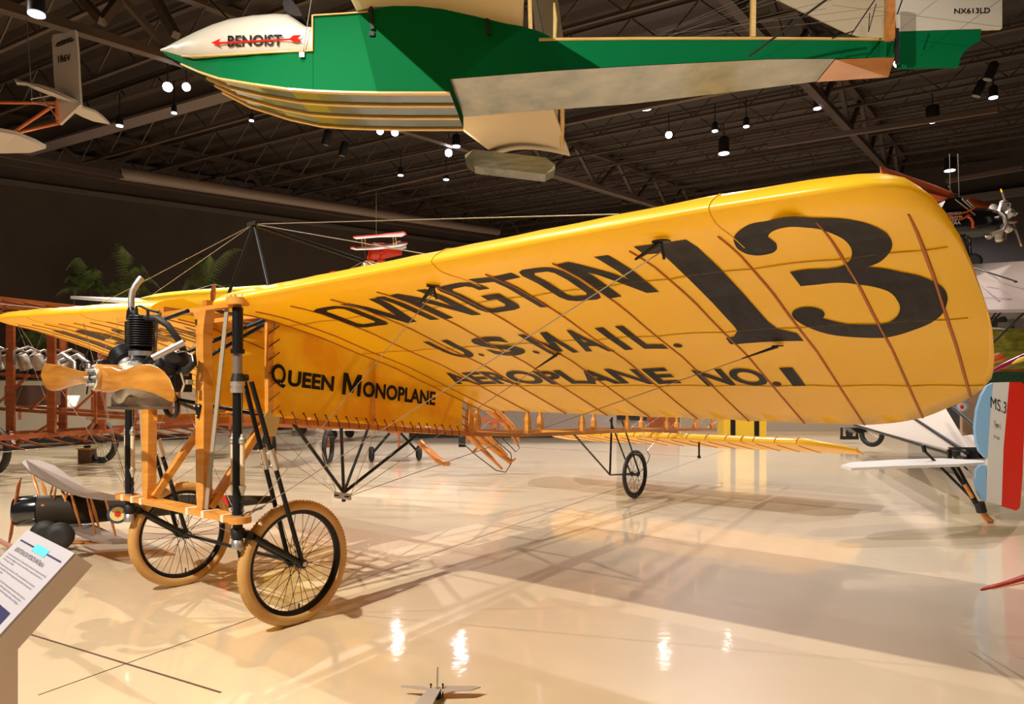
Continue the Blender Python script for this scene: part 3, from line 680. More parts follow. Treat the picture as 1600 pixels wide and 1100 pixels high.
qb(MB().tube([top+A(0, .03, -.01), at_s(232, 497, -.19), at_s(245, 497, -.17), at_s(262, 508, -.14), at_s(277, 528, -.1), at_s(287, 548, -.06), at_s(292, 575, -.02)], .017, 12), 'intake_hose', 'rubber')
qb(MB().tube([at_s(213, 496, -.22), at_s(213, 479, -.22), at_s(219, 478, -.22), at_s(231, 484, -.2), at_s(247, 488, -.18)], .006, 8).tube([at_s(231, 497, -.2), at_s(231, 483, -.2)], .008, 8).tube([at_s(213, 496, -.22), at_s(213, 482, -.22)], .009, 8), 'rocker_gear', 'dark')
qb(MB().tube([at_s(241, 565, -.14), at_s(246, 488, -.14)], .009, 10), 'pushrod_tube', 'greytube'); qb(MB().tube([at_s(246, 503, -.15), at_s(247, 485, -.15)], .012, 10), 'clamp', 'brass')
qb(MB().tube([at_s(238, 560, -.25), at_s(287, 535, -.12)], .0175, 14), 'exhaust_pipe', 'steel')
qb(MB().tube([at_s(225, 575, -.26), at_s(232, 565, -.25), at_s(240, 559, -.24)], .022, 10), 'exhaust_elbow', 'black')
qb(MB().tube([at_s(163, 566, -.2), at_s(155, 566, -.2), at_s(150, 569, -.2)], [.016, .016, .02], 10), 'exhaust_stub', 'dark')
cb = MB()
cb.tube([at_s(257, 563, -.1), at_s(262, 575, -.1), at_s(275, 580, -.1)], .022, 10); cb.tube([at_s(300, 555, -.08), at_s(302, 568, -.08), at_s(292, 578, -.1), at_s(278, 580, -.1)], .020, 10); cb.box(at_s(280, 598, -.06), .045, .05, .05); cb.sphere(at_s(268, 600, -.05), .045)
qb(cb, 'carburettor', 'dark')
qb(MB().tube([at_s(262, 562, -.1), at_s(272, 552, -.1), at_s(288, 549, -.1), at_s(300, 555, -.1), at_s(302, 565, -.1)], .004, 6).tube([at_s(283, 583, -.12), at_s(288, 600, -.1), at_s(284, 612, -.1)], .006, 8), 'fuel_pipe', 'steel')
mg = MB()
for k in range(5): mg.box(at_s(268+7*k, 575+(k*13) % 30, -.03-.015*k), .014, .014, .012)
qb(mg, 'magneto', 'alu')
qb(MB().lathe([(0, .016), (.03, .018), (.06, .018)], A(.2, .26, 1.03), (0, 0, 1), 14), 'oil_cup', 'brass')
# --- propeller
hubc = A(-.40, .03, 1.31)
def blade(tr, s_=-.42):
    rings = []
    for (xt, yt), (xb, yb), ds in tr:
        a = at_s(xt, yt, s_+ds[0]); b = at_s(xb, yb, s_+ds[1]); c = (a+b)/2; hv = (a-b)/2; t = max(.008, .030-abs(c.y-hubc.y)*.03); nrm = Vector((1, 0, 0))
        nrm = (nrm-hv*(nrm.dot(hv)/max(hv.length_squared, 1e-9))).normalized()
        rings.append([c+hv*math.cos(2*PI*k/16)+nrm*t*math.sin(2*PI*k/16)*(1 if math.sin(2*PI*k/16) > 0 else .35) for k in range(16)])
    return rings
PB = MB()
Rt = [((160, 574), (160, 613), (0, 0)), ((175, 573), (177, 613), (.01, -.01)), ((186, 577), (188, 608), (.02, -.02)), ((197, 577), (197, 607), (.03, -.03)), ((210, 572), (212, 608), (.03, -.03)), ((222, 569), (226, 611), (.025, -.025)), ((235, 569), (238, 614), (.02, -.02)), ((246, 573), (249, 619), (.015, -.015)), ((256, 580), (259, 624), (.01, -.01)), ((265, 592), (267, 628), (.01, -.01)), ((271, 608), (272, 629), (0, 0)), ((273, 620), (273, 627), (0, 0))]
Lt = [((150, 574), (150, 612), (0, 0)), ((138, 580), (138, 600), (-.01, .01)), ((128, 580), (128, 600), (-.02, .02)), ((118, 578), (118, 602), (-.02, .02)), ((106, 574), (106, 606), (-.015, .015)), ((95, 571), (94, 610), (-.01, .01)), ((83, 569), (83, 611), (0, 0)), ((74, 568), (75, 609), (0, 0)), ((68, 570), (69, 604), (0, 0)), ((65, 578), (66, 595), (0, 0)), ((64.5, 584), (64.5, 589), (0, 0))]
PB.loft(blade(Rt)); PB.loft(blade(Lt)[::-1])
pr = qb(PB, 'propeller', 'prop')
qb(MB().lathe([(-.045, .062), (-.04, .068), (.07, .068), (.085, .055)], hubc, (1, 0, 0), 28), 'boss', 'prop', pr)
qb(MB().lathe([(-.052, .057), (-.046, .060)], hubc, (1, 0, 0), 28), 'hub_plate', 'silver', pr)
for k in range(6):
    a = 2*PI*k/6; q = hubc+Vector((-.05, .042*math.cos(a), .042*math.sin(a))); qb(MB().tube([q, q+Vector((-.022, 0, 0))], .0055, 8).tube([q, q+Vector((-.008, 0, 0))], .009, 6), 'hub_bolt', 'steel', pr)
qb(MB().tube([hubc+Vector((-.05, 0, 0)), hubc+Vector((-.06, 0, 0))], .016, 12), 'hub_nut', 'dark', pr)
qb(MB().lathe([(0, .03), (.22, .03)], hubc, (1, 0, 0), 14), 'crankshaft', 'steel')
# --- cabane pylon and flying wires
apex = A(.46, 0, 2.25)
for sg in (1, -1): qb(MB().tube([apex, A(.41, .27*sg, 1.74)], .0095, 10), 'pylon_strut', 'black')
rap = A(1.302, 0, 2.15)
qb(MB().tube([apex, rap], .013, 10), 'pylon_tube', 'black'); qb(MB().box(apex, .02, .045, .012), 'pylon_cap', 'dark')
for sg in (1, -1): qb(MB().tube([rap, A(1.30, .2*sg, 1.66)], .008, 8), 'pylon_strut', 'steel')
qb(MB().sphere(rap+A(.02, 0, -.03), .02, 10, 8), 'pulley', 'brass')
for a, b in ((apex, at_s(665, 397, .25)), (apex, A(.25, 2.62, 1.86)), (apex, A(.2, -1.95, 1.80)), (apex, A(.2, -1.15, 1.76)), (rap, A(1.12, 1.757, 1.57)), (rap, A(1.13, -1.75, 1.57)), (rap, A(1.12, 2.8, 1.57)), (rap, A(3.74, .2, 1.37)), (rap, A(3.74, -.2, 1.37))): wirep(a, b, .0024, 'flying_wire')
for a in ((.186, 1.778), (.10, 2.855)):
    f = A(a[0], a[1], under(*a)-.01); wf = wirep(A(.04, .63, .62), f+Vector((0, 0, -.03)), .0022, 'flying_wire')
    qb(MB().tube([f, f+(A(.04, .63, .62)-f).normalized()*.10], [.012, .004], 6).tube([f, f+Vector((.02, 0, -.05))], .005, 6).lathe([(0, .03), (.004, .03)], f, (0, 0, 1), 12), 'wire_fitting', 'dark', wf)
    wirep(A(.0, -.60, .62), A(a[0], -a[1], under(a[0], -a[1])), .0022, 'flying_wire')
KP = A(1.131, 0, .535)
for a in ((1.121, 1.757), (1.137, 2.884)):
    f = A(a[0], a[1], under(*a)-.01); wf = wirep(KP+A(0, .05, 0), f, .0022, 'flying_wire')
    qb(MB().tube([f, f+(KP-f).normalized()*.16], [.008, .003], 6).lathe([(0, .025), (.004, .025)], f, (0, 0, 1), 12), 'wire_fitting', 'dark', wf)
    wirep(KP-A(0, .05, 0), A(a[0], -a[1], under(a[0], -a[1])), .0022, 'flying_wire')
# lower king post pyramid
for a in ((.523, .3, 1.06), (1.528, .3, .94), (.874, .3, 1.02), (1.59, -.3, .95)): qb(MB().tube([A(*a), KP+Vector((0, 0, .02))], .011, 8), 'king_post_strut', 'black')
kp = qb(MB().bar(KP+A(-.01, -.085, 0), KP+A(-.01, .085, 0), .012, .042), 'king_post_foot', 'silver')
qb(MB().tube([KP+Vector((0, 0, -.04)), KP+Vector((0, 0, .04))], .014, 10), 'foot_core', 'black', kp)
for k in (-1, 1):
    qb(MB().tube([KP+A(0, .08*k, .02), A(1.13+.02*k, .30*k, .98)], .0022, 5), 'bracing_wire', 'wire')
    for j in (.04, .055, .07): qb(MB().sphere(KP+A(-.02, j*k, 0), .006, 8, 6), 'rivet', 'dark', kp)
# --- rear wheel and its struts
tw = wheel('tail_wheel', A(5.42, -.10, .28), .28, .021, 'rubber', 28, rimw=.012, rim_r=.232, knob=0)
JN = at_p(953, 742, -.10)
for a, b, r in ((A(3.62, .22, .85), JN, .010), (A(4.22, -.2, .83), JN, .008), (at_p(956, 652, -.10), JN, .012), (A(4.95, -.16, .93), A(5.42, -.16, .29), .009), (A(5.0, -.04, .93), A(5.42, -.04, .29), .009)): qb(MB().tube([a, b], r, 8), 'rear_strut', 'black')
qb(MB().tube([JN, A(5.42, -.04, .28)], .008, 8), 'rear_strut', 'black'); qb(MB().tube([JN, A(5.42, -.16, .28)], .008, 8), 'rear_strut', 'black')
jq = at_p(1011, 705, -.1)
qb(MB().tube([at_p(1005, 674, -.1), jq], .007, 8), 'rear_stay', 'silver'); qb(MB().tube([at_p(1037, 675, -.1), jq], .007, 8), 'rear_stay', 'silver')
qb(MB().tube([jq, at_p(1015, 712, -.1), at_p(1013, 720, -.1), at_p(1003, 735, -.1), A(5.42, -.06, .29)], .006, 8), 'rear_stay', 'greytube')
# --- tail plane under the rear fuselage
def tailplane(p0, p1, s0, ch, z, gap=0, tip=0):
    rings = []; n = 10
    for i in range(n+1):
        p = p0+(p1-p0)*i/n; k = 1.0
        a0, a1 = s0, s0+ch
        if tip: 
            e = max(0, (abs(p)-1.60)/.42); a0 += .62*ch*e**1.4*.9
        top = []; bot = []
        for j in range(13):
            c = (j/12)**1.6; s = a0+(a1-a0)*c; zz = z-.155*(s-s0)/ch*ch
            th = .085*min(1, math.sqrt(c/.12))*(1-c)+.004; bot.append(A(s, p, zz-.01*min(1, c*6))); top.append(A(s, p, zz+th*(a1-a0)/ch))
        rings.append(top[::-1]+bot[1:])
    return rings
for p0, p1, nm in ((-1.0, .94, 'stabiliser'), (.97, 2.03, 'elevator'), (-1.03, -2.0, 'elevator')):
    st = qb(MB().loft(tailplane(p0, p1, 5.95, .95, .675, tip=nm == 'elevator')), nm, 'fabric')
    k = p0+.12*(1 if p1 > p0 else -1)
    while abs(k) < abs(p1)-.25 if nm == 'elevator' else k < p1:
        rg = tailplane(k, k+.001, 5.95, .95, .675, tip=nm == 'elevator')[0]
        qb(MB().tube([v+Vector((-.002, 0, .003)) for v in rg[4:13]], .005, 5), 'rib', 'rib', st)
        qb(MB().tube([v+Vector((0, 0, -.003)) for v in rg[15:]], .005, 5), 'rib', 'rib', st)
        k += .235*(1 if p1 > p0 else -1)
qb(MB().tube([A(6.2, .35, .66), A(6.2, .35, .45)], .012, 8).sphere(A(6.2, .35, .45), .022, 10, 8), 'control_horn', 'dark')
qb(MB().tube([A(6.2, .35, .45), A(.9, .0, .95)], .0015, 4), 'control_cable', 'wire')
qb(MB().tube([A(6.9, 0, .75), A(6.9, 0, 1.5), A(7.35, 0, 1.65), A(7.75, 0, 1.45), A(7.75, 0, .85), A(7.3, 0, .74)], .012, 6), 'rudder_frame', 'wood')
# ================================================================== THE FLYING BOAT OVERHEAD
M['green'] = mat('glossy_green_paint', (.002, .14, .042), .6, spec=.04)
M['ivory'] = mat('ivory_painted_skin', (.78, .72, .60), .35, coat=.3)
M['khaki'] = mat('cream_wing_fabric', (.72, .60, .40), .6, trans=.3)
M['keel'] = mat('silver_varnished_bottom', (.34, .33, .26), .22, .35, var=(.20, .22, .17), vscale=3, stretch=(1, 1, 8), coat=.6, bump=.15, bscale=8)
M['planing'] = mat('dark_green_planing_bottom', (.030, .065, .045), .15, coat=.8)
M['redflat'] = mat('flat_red_lettering', (.62, .018, .012), .8, spec=.03)
M['ply'] = wood('yellow_plywood_trim', (.66, .42, .12), (.74, .50, .18))
M['sternwood'] = wood('orange_stern_wood', (.48, .17, .03), (.58, .23, .05), .3, .5, 3, (1, 1, 6))
M['glass'] = mat('dark_window', (.010, .008, .008), .5, var=(.03, .015, .012), vscale=9, spec=.2)
ZB = 6.2; FB = Thing('flying_boat', W(700, 100, ZB), 'green and ivory flying boat hull with cream wings hanging overhead', 'airplane')
def zr(px): return ZB                                        # near side plane
DEP = Vector((.06, .85, .0))                                 # hull width, away from the camera
def nr(px, py, k): return W(px, py, ZB+.425*(1-k))
def hull(st, name, m, dep=DEP, caps=True):
    rings = []
    for px, yt, yb, k in st:
        a = nr(px, yt, k); b = nr(px, yb, k); rings.append([a, b, b+dep*k, a+dep*k])
    return FB.part(MB().loft(rings, False), name, m)
hull([(251, 77, 79, .02), (262, 79, 88, .12), (285, 86, 99, .3), (312, 89, 111, .5), (345, 87, 122, .72), (400, 84, 131, .92), (450, 82, 138, 1), (489.5, 80, 141, 1)], 'bow', M['green'])
hull([(489, 24, 141, 1), (540, 21, 143, 1), (572, 17, 143.5, 1), (600, 11, 144, 1), (625, 9, 144, 1), (650, 9.5, 144, 1), (690, 13, 144, 1), (703, 15, 144, 1)], 'hull', M['green'])
hull([(703, 16, 123, 1), (740, 23, 120, 1), (780, 32, 117, 1), (800, 37, 115.5, 1), (840, 48, 112, 1), (866, 59, 110, 1), (1000, 59, 102, .97), (1200, 59, 92, .75), (1305, 60, 91, .55), (1397, 61, 90, .30)], 'after_hull', M['green'])
# ivory fore deck: rounded top
rings = []
for px, yt, yb, k in [(250.5, 76, 79, .02), (258, 71, 79.5, .12), (275, 57, 84, .28), (300, 38, 89.5, .5), (325, 23, 88, .66), (350, 12, 87, .78), (385, 4, 85, .9), (420, 0, 83, .97), (441, 1, 82, 1), (455, 11, 81.5, 1), (471, 24, 81, 1), (490, 25, 80, 1)]:
    a = nr(px, yt, k); b = nr(px, yb, k); c = DEP*.5*k; h = DEP*.5*k; hh = a.z-b.z; ring = []
    for j in range(13):
        t = PI*j/12; ring.append(b+c+h*(-math.cos(t))*(1+.0*j)+Vector((0, 0, hh*(math.sin(t)**.36))))
    rings.append(ring)
fd = FB.part(MB().loft(rings), 'fore_deck', M['ivory'])
FB.part(MB().tube([nr(x, y, k)-Vector((0, .012, 0)) for x, y, k in ((285, 88, .35), (300, 89.5, .5), (325, 88, .66), (350, 87, .78), (385, 85, .9), (420, 83, .97), (489, 80.5, 1), (489, 25, 1))], .010, 6), 'trim_strip', M['ply'])
FB.part(MB().prism([W(x, y, ZB+.10) for x, y in ((441, 4), (444, 14), (452, 21), (462, 25), (472, 25), (468, 15), (460, 5), (452, -3), (444, -2))], (0, .25, 0)), 'cockpit_window', M['glass'])
FB.part(MB().tube([W(x, y, ZB-.015) for x, y in ((489, 24), (540, 21), (575, 18))], .008, 6), 'trim_strip', M['ply'])
def fpoly(name, pts, m, par=None, th=.004, k=None):
    return FB.part(MB().prism([nr(x, y, k(x))-Vector((0, .028, 0)) for x, y in pts], (0, th, 0)), name, m, par)
M['red'] = mat('signal_red_paint', (.70, .02, .012), .35)
def kk(px): return lerp(px, [(325, .66), (350, .78), (385, .9), (420, .97), (445, 1), (490, 1)])
quad_text('lettering', 'BENOIST', [nr(x, y, kk(x))-Vector((0, .018, 0)) for x, y in ((357, 57), (442, 55), (357, 75), (442, 73))], M['ink'], fd, FB.o, .025)
fpoly('arrow', [(332, 69), (346, 63), (344, 68), (454, 62.5), (460, 57.5), (472, 57), (467, 62), (472, 67), (460, 67), (454, 65), (344, 71), (346, 75)], M['redflat'], fd, k=kk)
# bottom panels and rubbing strips
def bot(name, pts, m, parent=None): return FB.part(MB().prism(pts, (0, 0, .01)), name, m, parent)
def low(px, py, k): return W(px, py, ZB)+DEP*k
stn = [(262, 88, .12), (285, 99, .3), (312, 111, .5), (345, 122, .72), (400, 131, .92), (450, 138, 1), (490, 141, 1), (540, 143, 1), (600, 144, 1), (650, 144, 1), (703, 144, 1)]
q = MB(); vs = []; fs = []
for i, (px, y, k) in enumerate(stn):
    b = nr(px, y, k); vs += [b-Vector((0, 0, .004)), b+DEP*k-Vector((0, 0, .004))]
    if i: fs.append((2*i-2, 2*i-1, 2*i+1, 2*i))
q.add(vs, fs); FB.part(q, 'planing_bottom', M['planing'])
for u_ in (0, .32, .66, 1.0):
    pts = []
    for px, y, k in stn[(2 if u_ else 1):]:
        b = nr(px, y, k); pts.append(b+DEP*k*u_-Vector((0, 0, .012)))
    q = MB()
    for a, b in zip(pts, pts[1:]): q.bar(a, b, .045, .016)
    FB.part(q, 'rubbing_strip', M['ply'])
b0 = W(703, 123, ZB); FB.part(MB().add([W(703, 123, ZB), W(703, 144, ZB), W(703, 144, ZB)+DEP, W(703, 123, ZB)+DEP], [(0, 1, 2, 3)]), 'step', M['green'])
stn2 = [(703, 123, 1), (740, 120, 1), (866, 110, 1), (1000, 102, .97), (1200, 92, .75), (1305, 91, .55)]
q = MB(); vs = []; fs = []
for i, (px, y, k) in enumerate(stn2):
    b = nr(px, y, k); vs += [b-Vector((0, 0, .005)), b+DEP*k-Vector((0, 0, .005))]
    if i: fs.append((2*i-2, 2*i-1, 2*i+1, 2*i))
q.add(vs, fs); FB.part(q, 'after_bottom', M['keel'])
FB.part(MB().add([nr(1305, 93, .55), nr(1398, 89, .3), nr(1398, 111, .3)+DEP*.15, nr(1384, 110, .3)+DEP*.15, nr(1305, 93, .55)+DEP*.55, nr(1398, 89, .3)+DEP*.3], [(0, 1, 2, 3), (4, 3, 2, 5), (0, 3, 4), (1, 5, 2)]), 'skeg', M['sternwood'])
FB.part(MB().tube([nr(842, 62, 1), nr(1000, 60.5, .97), nr(1200, 60.5, .75), nr(1300, 61, .55), nr(1397, 62, .3)], .015, 6), 'gunwale', M['ply'])
# wings
def fbwing(name, pts, th=.05, m='khaki'):
    return FB.part(MB().prism(pts, (0, 0, th)), name, M[m])
wd = Vector((.098, 1, .245))
def camb(le, te, tipv, n=8, sagz=.06, m=10):
    q = MB(); vs = []; fs = []
    for i in range(n+1):
        t = i/n
        for k in range(m+1):
            c = k/m; base = le.lerp(te, c)+tipv*t; vs.append(base+Vector((0, 0, sagz*math.sin(PI*c**.8))))
    for i in range(n):
        for k in range(m): a = i*(m+1)+k; fs.append((a, a+1, a+m+2, a+m+1))
    N = len(vs); vs2 = [v+Vector((0, 0, .03)) for v in vs]
    q.add(vs, fs, True); q.add(vs2, [f[::-1] for f in fs], True); return q
Zr = 7.4
le = W(650, 150, Zr); te = W(857, 152, Zr)
FB.part(camb(le, te, W(775, 243, 13.2)-le, sagz=.12), 'lower_wing', M['khaki'])
fl_ = MB(); a = W(728, 252, 12.6); b = W(866, 268, 12.4)
rr = []
for t, s_ in ((0, .15), (.1, .85), (.9, .85), (1, .2)):
    c = a.lerp(b, t); rr.append([c+Vector((0, -.28, .16*s_)), c+Vector((0, .28, .16*s_)), c+Vector((0, .22, -.16*s_)), c+Vector((0, -.22, -.16*s_))])
FB.part(fl_.loft(rr, False), 'tip_float', M['keel'])
for px in (741, 850): FB.part(MB().tube([W(px, 236+(px-741)*.09, 12.6), W(px, 254, 12.5)], .03, 8), 'float_strut', M['dark'])
FB.part(MB().tube([W(868, 150, 8.6), W(869, 195, 10)], .03, 8), 'wing_strut', M['ply']); FB.part(MB().tube([W(878, 150, 8.6), W(879, 190, 9.6), W(878, 228, 11.2)], .03, 8), 'wing_strut', M['ply'])
# near lower wing rising out of the picture, root resting on the hull
arc = [(566, 17), (590, 11.5), (625, 9), (660, 9.5), (700, 14), (750, 25), (800, 37), (826, 41)]
q = MB(); vs = []; fs = []
for i in range(5):
    dd = Vector((-.05, -.55*i, -.06*i+.0))
    for x, y in arc: vs.append(W(x, y, ZB-.02)+dd+Vector((0, 0, .0)))
n = len(arc)
for i in range(4):
    for k in range(n-1): a = i*n+k; fs.append((a, a+1, a+n+1, a+n))
q.add(vs, fs, True); q.add([v+Vector((0, 0, .06)) for v in vs], [f[::-1] for f in fs], True)
FB.part(q, 'lower_wing', M['khaki'])
up_le = W(640, -60, 8.0); up_te = W(880, 62, 8.9)
FB.part(MB().prism([W(826, -40, 8.5), W(866, -40, 8.5), W(880, 58, 8.5), W(838, 58, 8.5)], (0, .04, .02)), 'upper_wing', M['khaki'])
FB.part(MB().bar(W(827, -20, ZB+.3), W(829, 50, ZB+.3), .035, .035), 'wing_strut', M['ply']); FB.part(MB().tube([W(866, 5, ZB+.25), W(868, 30, ZB+.25), W(867, 60, ZB+.25)], [.01, .022, .018], 8), 'wing_strut', M['ply'])
FB.part(MB().tube([W(837, -10, ZB+.2), W(849, 53, ZB+.2)], .006, 5), 'bracing_wire', M['dark'])
for px, y0, y1 in ((581, 14, 46), (763, 26, 55)): FB.part(MB().bar(W(px-2, y0, ZB-.025), W(px+1, y1, ZB-.025), .03, .02, (0, 1, 0)).sphere(W(px-1, y0, ZB-.03), .022, 10, 6), 'wing_bracket', M['dark'])
FB.part(MB().box(W(581, 53, ZB-.015), .022, .01, .018), 'cleat', M['dark']); FB.part(MB().box(W(472, 86, ZB-.02), .02, .01, .02), 'eye_plate', M['silver'])
FB.part(MB().tube([W(473, 84, ZB-.03), W(488, -10, ZB-.03)], .004, 5), 'hanging_wire', M['wire'])
# stern: post, tail plane, rudder
FB.part(MB().bar(W(1390, -20, ZB+.12), W(1390, 62, ZB+.12), .075, .06), 'stern_post', M['sternwood']); FB.part(MB().bar(W(1177, -20, ZB+.1), W(1176, 59, ZB+.1), .045, .04), 'tail_strut', M['ply'])
FB.part(MB().prism([W(1205, -5, ZB+.6), W(1322, 51, ZB+.6), W(1345, 58, ZB+.6), W(1396, 60, ZB+.6), W(1400, -5, ZB+.6)], (0, .04, .02)), 'tail_plane', M['khaki'])
M['white'] = mat('white_rudder_fabric', (.76, .70, .58), .55, trans=.2)
ru = FB.part(MB().prism([W(1399, -10, ZB+.42), W(1404, 49, ZB+.42), W(1566, 44, ZB+.42), W(1566, -10, ZB+.42)], (0, .035, 0)), 'rudder', M['white'])
FB.part(MB().prism([W(x, y, ZB+.42) for x, y in ((1404, 50), (1403, 106), (1498, 104), (1500, 92), (1507, 80), (1519, 70), (1532, 63), (1533, 46))], (0, .035, 0)), 'lower_rudder', M['green'], ru)
quad_text('lettering', 'NX613LD', [W(1491, 13, ZB+.415), W(1547, 11.5, ZB+.415), W(1491, 21.5, ZB+.415), W(1547, 20.5, ZB+.415)], M['ink'], ru, FB.o, .02)
FB.part(MB().bar(W(1401, 45, ZB+.2), W(1402, 100, ZB+.2), .03, .03), 'hinge_post', M['dark'])
for a, b, r in (((1170, 88, ZB-.05), (1296, -4, ZB-.3), .010), ((1328, 57, ZB), (1370, -5, ZB), .006), ((1357, 50, ZB), (1369, 6, ZB), .004), ((1357, 50, ZB), (1359, 20, ZB), .004), ((1335, 48, ZB), (1300, 60, ZB), .006), ((1402, 22, ZB), (1411, -4, ZB), .006)): FB.part(MB().tube([W(*a), W(*b)], r, 6), 'control_rod', M['dark'])
for a, b in (((1022, 57), (1160, -3)), ((1028, 56), (1175, -3)), ((1045, 57), (1200, -1)), ((1070, 57), (1290, 13)), ((1030, 55), (1398, 8)), ((1075, 58), (1398, 22)), ((1045, 56), (1220, 0)), ((1060, 57), (1300, 0)), ((1300, 8), (1566, 42)), ((1404, 48), (1470, -5)), ((1500, 45), (1566, -2))): FB.part(MB().tube([W(*a, ZB+.1), W(*b, ZB+.1)], .0022, 4), 'bracing_wire', M['wire'])
# ================================================================== GLIDER TAIL, UPPER LEFT
M['glider'] = mat('grey_white_fabric', (.52, .47, .44), .6); M['orange'] = mat('orange_tube', (.60, .16, .03), .4)
ZG = 9.5; G = Thing('glider', W(100, 150, ZG), 'grey-white glider tail on orange tubes hanging in the upper left corner', 'glider')
def gp(pts, th=(0, .05, 0)): return MB().prism([W(*p) if len(p) == 3 else W(*p, ZG) for p in pts], th)
fin = G.part(gp([(83, 54), (89, 53), (105, 51), (118, 46.5), (121, 80), (123, 122), (126, 163), (88, 160), (84, 120), (81, 60)]), 'fin', M['glider'])
quad_text('lettering', '186V', [W(90, 87, ZG-.01), W(110, 84, ZG-.01), W(91, 99, ZG-.01), W(111, 94, ZG-.01)], M['ink'], fin, G.o, .03)
quad_text('lettering', 'CESSNA', [W(88, 67, ZG-.01), W(110, 60, ZG-.01), W(88, 74, ZG-.01), W(111, 66, ZG-.01)], M['ink'], fin, G.o, .05)
G.part(MB().tube([W(110, 65, ZG-.01), W(115, 62, ZG-.01)], [.02, .02], 8, .4).tube([W(87, 72, ZG-.01), W(95, 65, ZG-.01), W(112, 59, ZG-.01)], .007, 5), 'emblem', M['ink'], fin)
G.part(gp([(22, 123, 8.6), (32, 125, 8.7), (62, 132, 9.0), (92, 140, 9.3), (121, 157, 9.5), (107, 154, 9.5), (88, 149, 9.4), (60, 138, 9.0), (40, 129, 8.7), (25, 128, 8.6)], (0, .02, -.03)), 'stabiliser', M['glider'])
G.part(gp([(125, 164, 9.6), (149, 172, 10), (160, 180, 10.4), (171, 191, 10.8), (145, 186, 10.4), (128, 179, 9.9), (115, 172, 9.6)], (0, .02, -.03)), 'stabiliser', M['glider'])
G.part(gp([(90, 160), (126, 163), (112, 176), (93, 194), (90, 180)]), 'rudder_foot', M['glider'])
for a, b in (((-5, 160), (88, 161)), ((21, 206), (82, 166)), ((24, 208), (90, 193)), ((-5, 212), (24, 206)), ((88, 158), (90, 195)), ((-5, 211), (30, 204))): G.part(MB().tube([W(*a, ZG-.1), W(*b, ZG-.05)], .022, 8), 'tail_tube', M['orange'])
G.part(gp([(-8, 205, 8.6), (25, 211, 8.9), (55, 223, 9.4), (72, 232, 9.8), (47, 239, 9.6), (-8, 240, 9.0)], (0, 0, .05)), 'wing', M['glider'])
for a, b in (((62, 146), (90, 186)), ((50, 160), (88, 168)), ((48, 155), (84, 148))): G.part(MB().tube([W(*a, ZG-.15), W(*b, ZG-.1)], .008, 5), 'stay', M['silver'])
G.part(MB().tube([W(50, 158, ZG), W(41, 20, ZG)], .006, 5), 'hanging_wire', M['wire'])
# ================================================================== RED MODEL BIPLANE
ZR = 13.0; RB = Thing('model_biplane', W(600, 388, ZR), 'red and white model biplane hanging above the yellow wing', 'airplane')
M['redp'] = mat('bright_red_paint', (.62, .035, .012), .35); M['whitep'] = mat('white_paint', (.70, .68, .70), .4)
def rbw(pts, name, th=.012, m='redp'):
    o = RB.part(MB().prism([W(*p) for p in pts], (0, 0, th)), name, M['glider']); n = 3
    RB.part(MB().tube([W(*p)+Vector((0, 0, .015)) for p in pts[:4]], .018, 6), 'leading_edge', M[m], o); return o
rr = []
for px, y, r in ((572, 394, .02), (574, 394, .13), (585, 393, .15), (600, 392, .15), (615, 393, .10), (628, 395, .04)): 
    c = W(px, y, ZR+(px-572)*.012); rr.append([c+Vector((0, r*math.cos(2*PI*k/14), r*math.sin(2*PI*k/14))) for k in range(14)])
RB.part(MB().loft(rr), 'fuselage', M['redp'])
rbw([(552, 372, 12.7), (589, 369, 12.9), (631, 364, 13.1), (634, 367, 12.8), (628, 370, 12.7), (590, 371, 12.6), (556, 374, 12.4)], 'upper_wing')
rbw([(548, 389, 12.7), (580, 386, 12.9), (632, 380, 13.1), (636, 382, 12.8), (628, 385, 12.7), (590, 390, 12.6), (556, 391, 12.4)], 'lower_wing')
RB.part(MB().prism([W(583, 378, 12.75), W(597, 384, 12.75), (W(598, 386, 12.75)), W(590, 388, 12.75)], (0, .02, 0)), 'side_flash', M['whitep']); RB.part(MB().prism([W(600, 386, 12.9), W(622, 388, 12.9), W(619, 390, 12.9), W(602, 388, 12.9)], (0, .02, 0)), 'side_flash', M['whitep'])
RB.part(MB().prism([W(x, y, ZR+.6) for x, y in ((618, 381), (621, 377), (625, 376), (628, 379), (628, 383), (619, 386))], (0, .03, 0)), 'fin', M['whitep'])
RB.part(MB().prism([W(618, 388, 13.8), W(634, 384, 13.8), W(635, 388, 13.6), (W(622, 391, 13.6))], (0, 0, .03)), 'tail_plane', M['whitep'])
for x in (577, 593): RB.part(MB().tube([W(x+6, 397, 12.9), W(x+1, 404, 12.9)], [.05, .03], 8), 'undercarriage_leg', M['redp']); RB.part(MB().sphere(W(x+2, 407, 12.9), .05, 12, 8, (1.6, .5, .7)), 'wheel_spat', M['redp'])
for x in (565, 570, 614, 618): RB.part(MB().tube([W(x, 372-(x-565)*.05, 12.75), W(x+1.5, 386-(x-565)*.07, 12.75)], .012, 6), 'wing_strut', M['ply'])
RB.part(MB().tube([W(572, 382, 12.9), W(571, 404, 12.9)], .02, 6).sphere(W(572, 394, 12.85), .09, 12, 8, (.3, 1, 1)), 'propeller', M['dark']); RB.part(MB().tube([W(588, 370, ZR), W(588, 300, ZR)], .005, 4), 'hanging_wire', M['wire'])
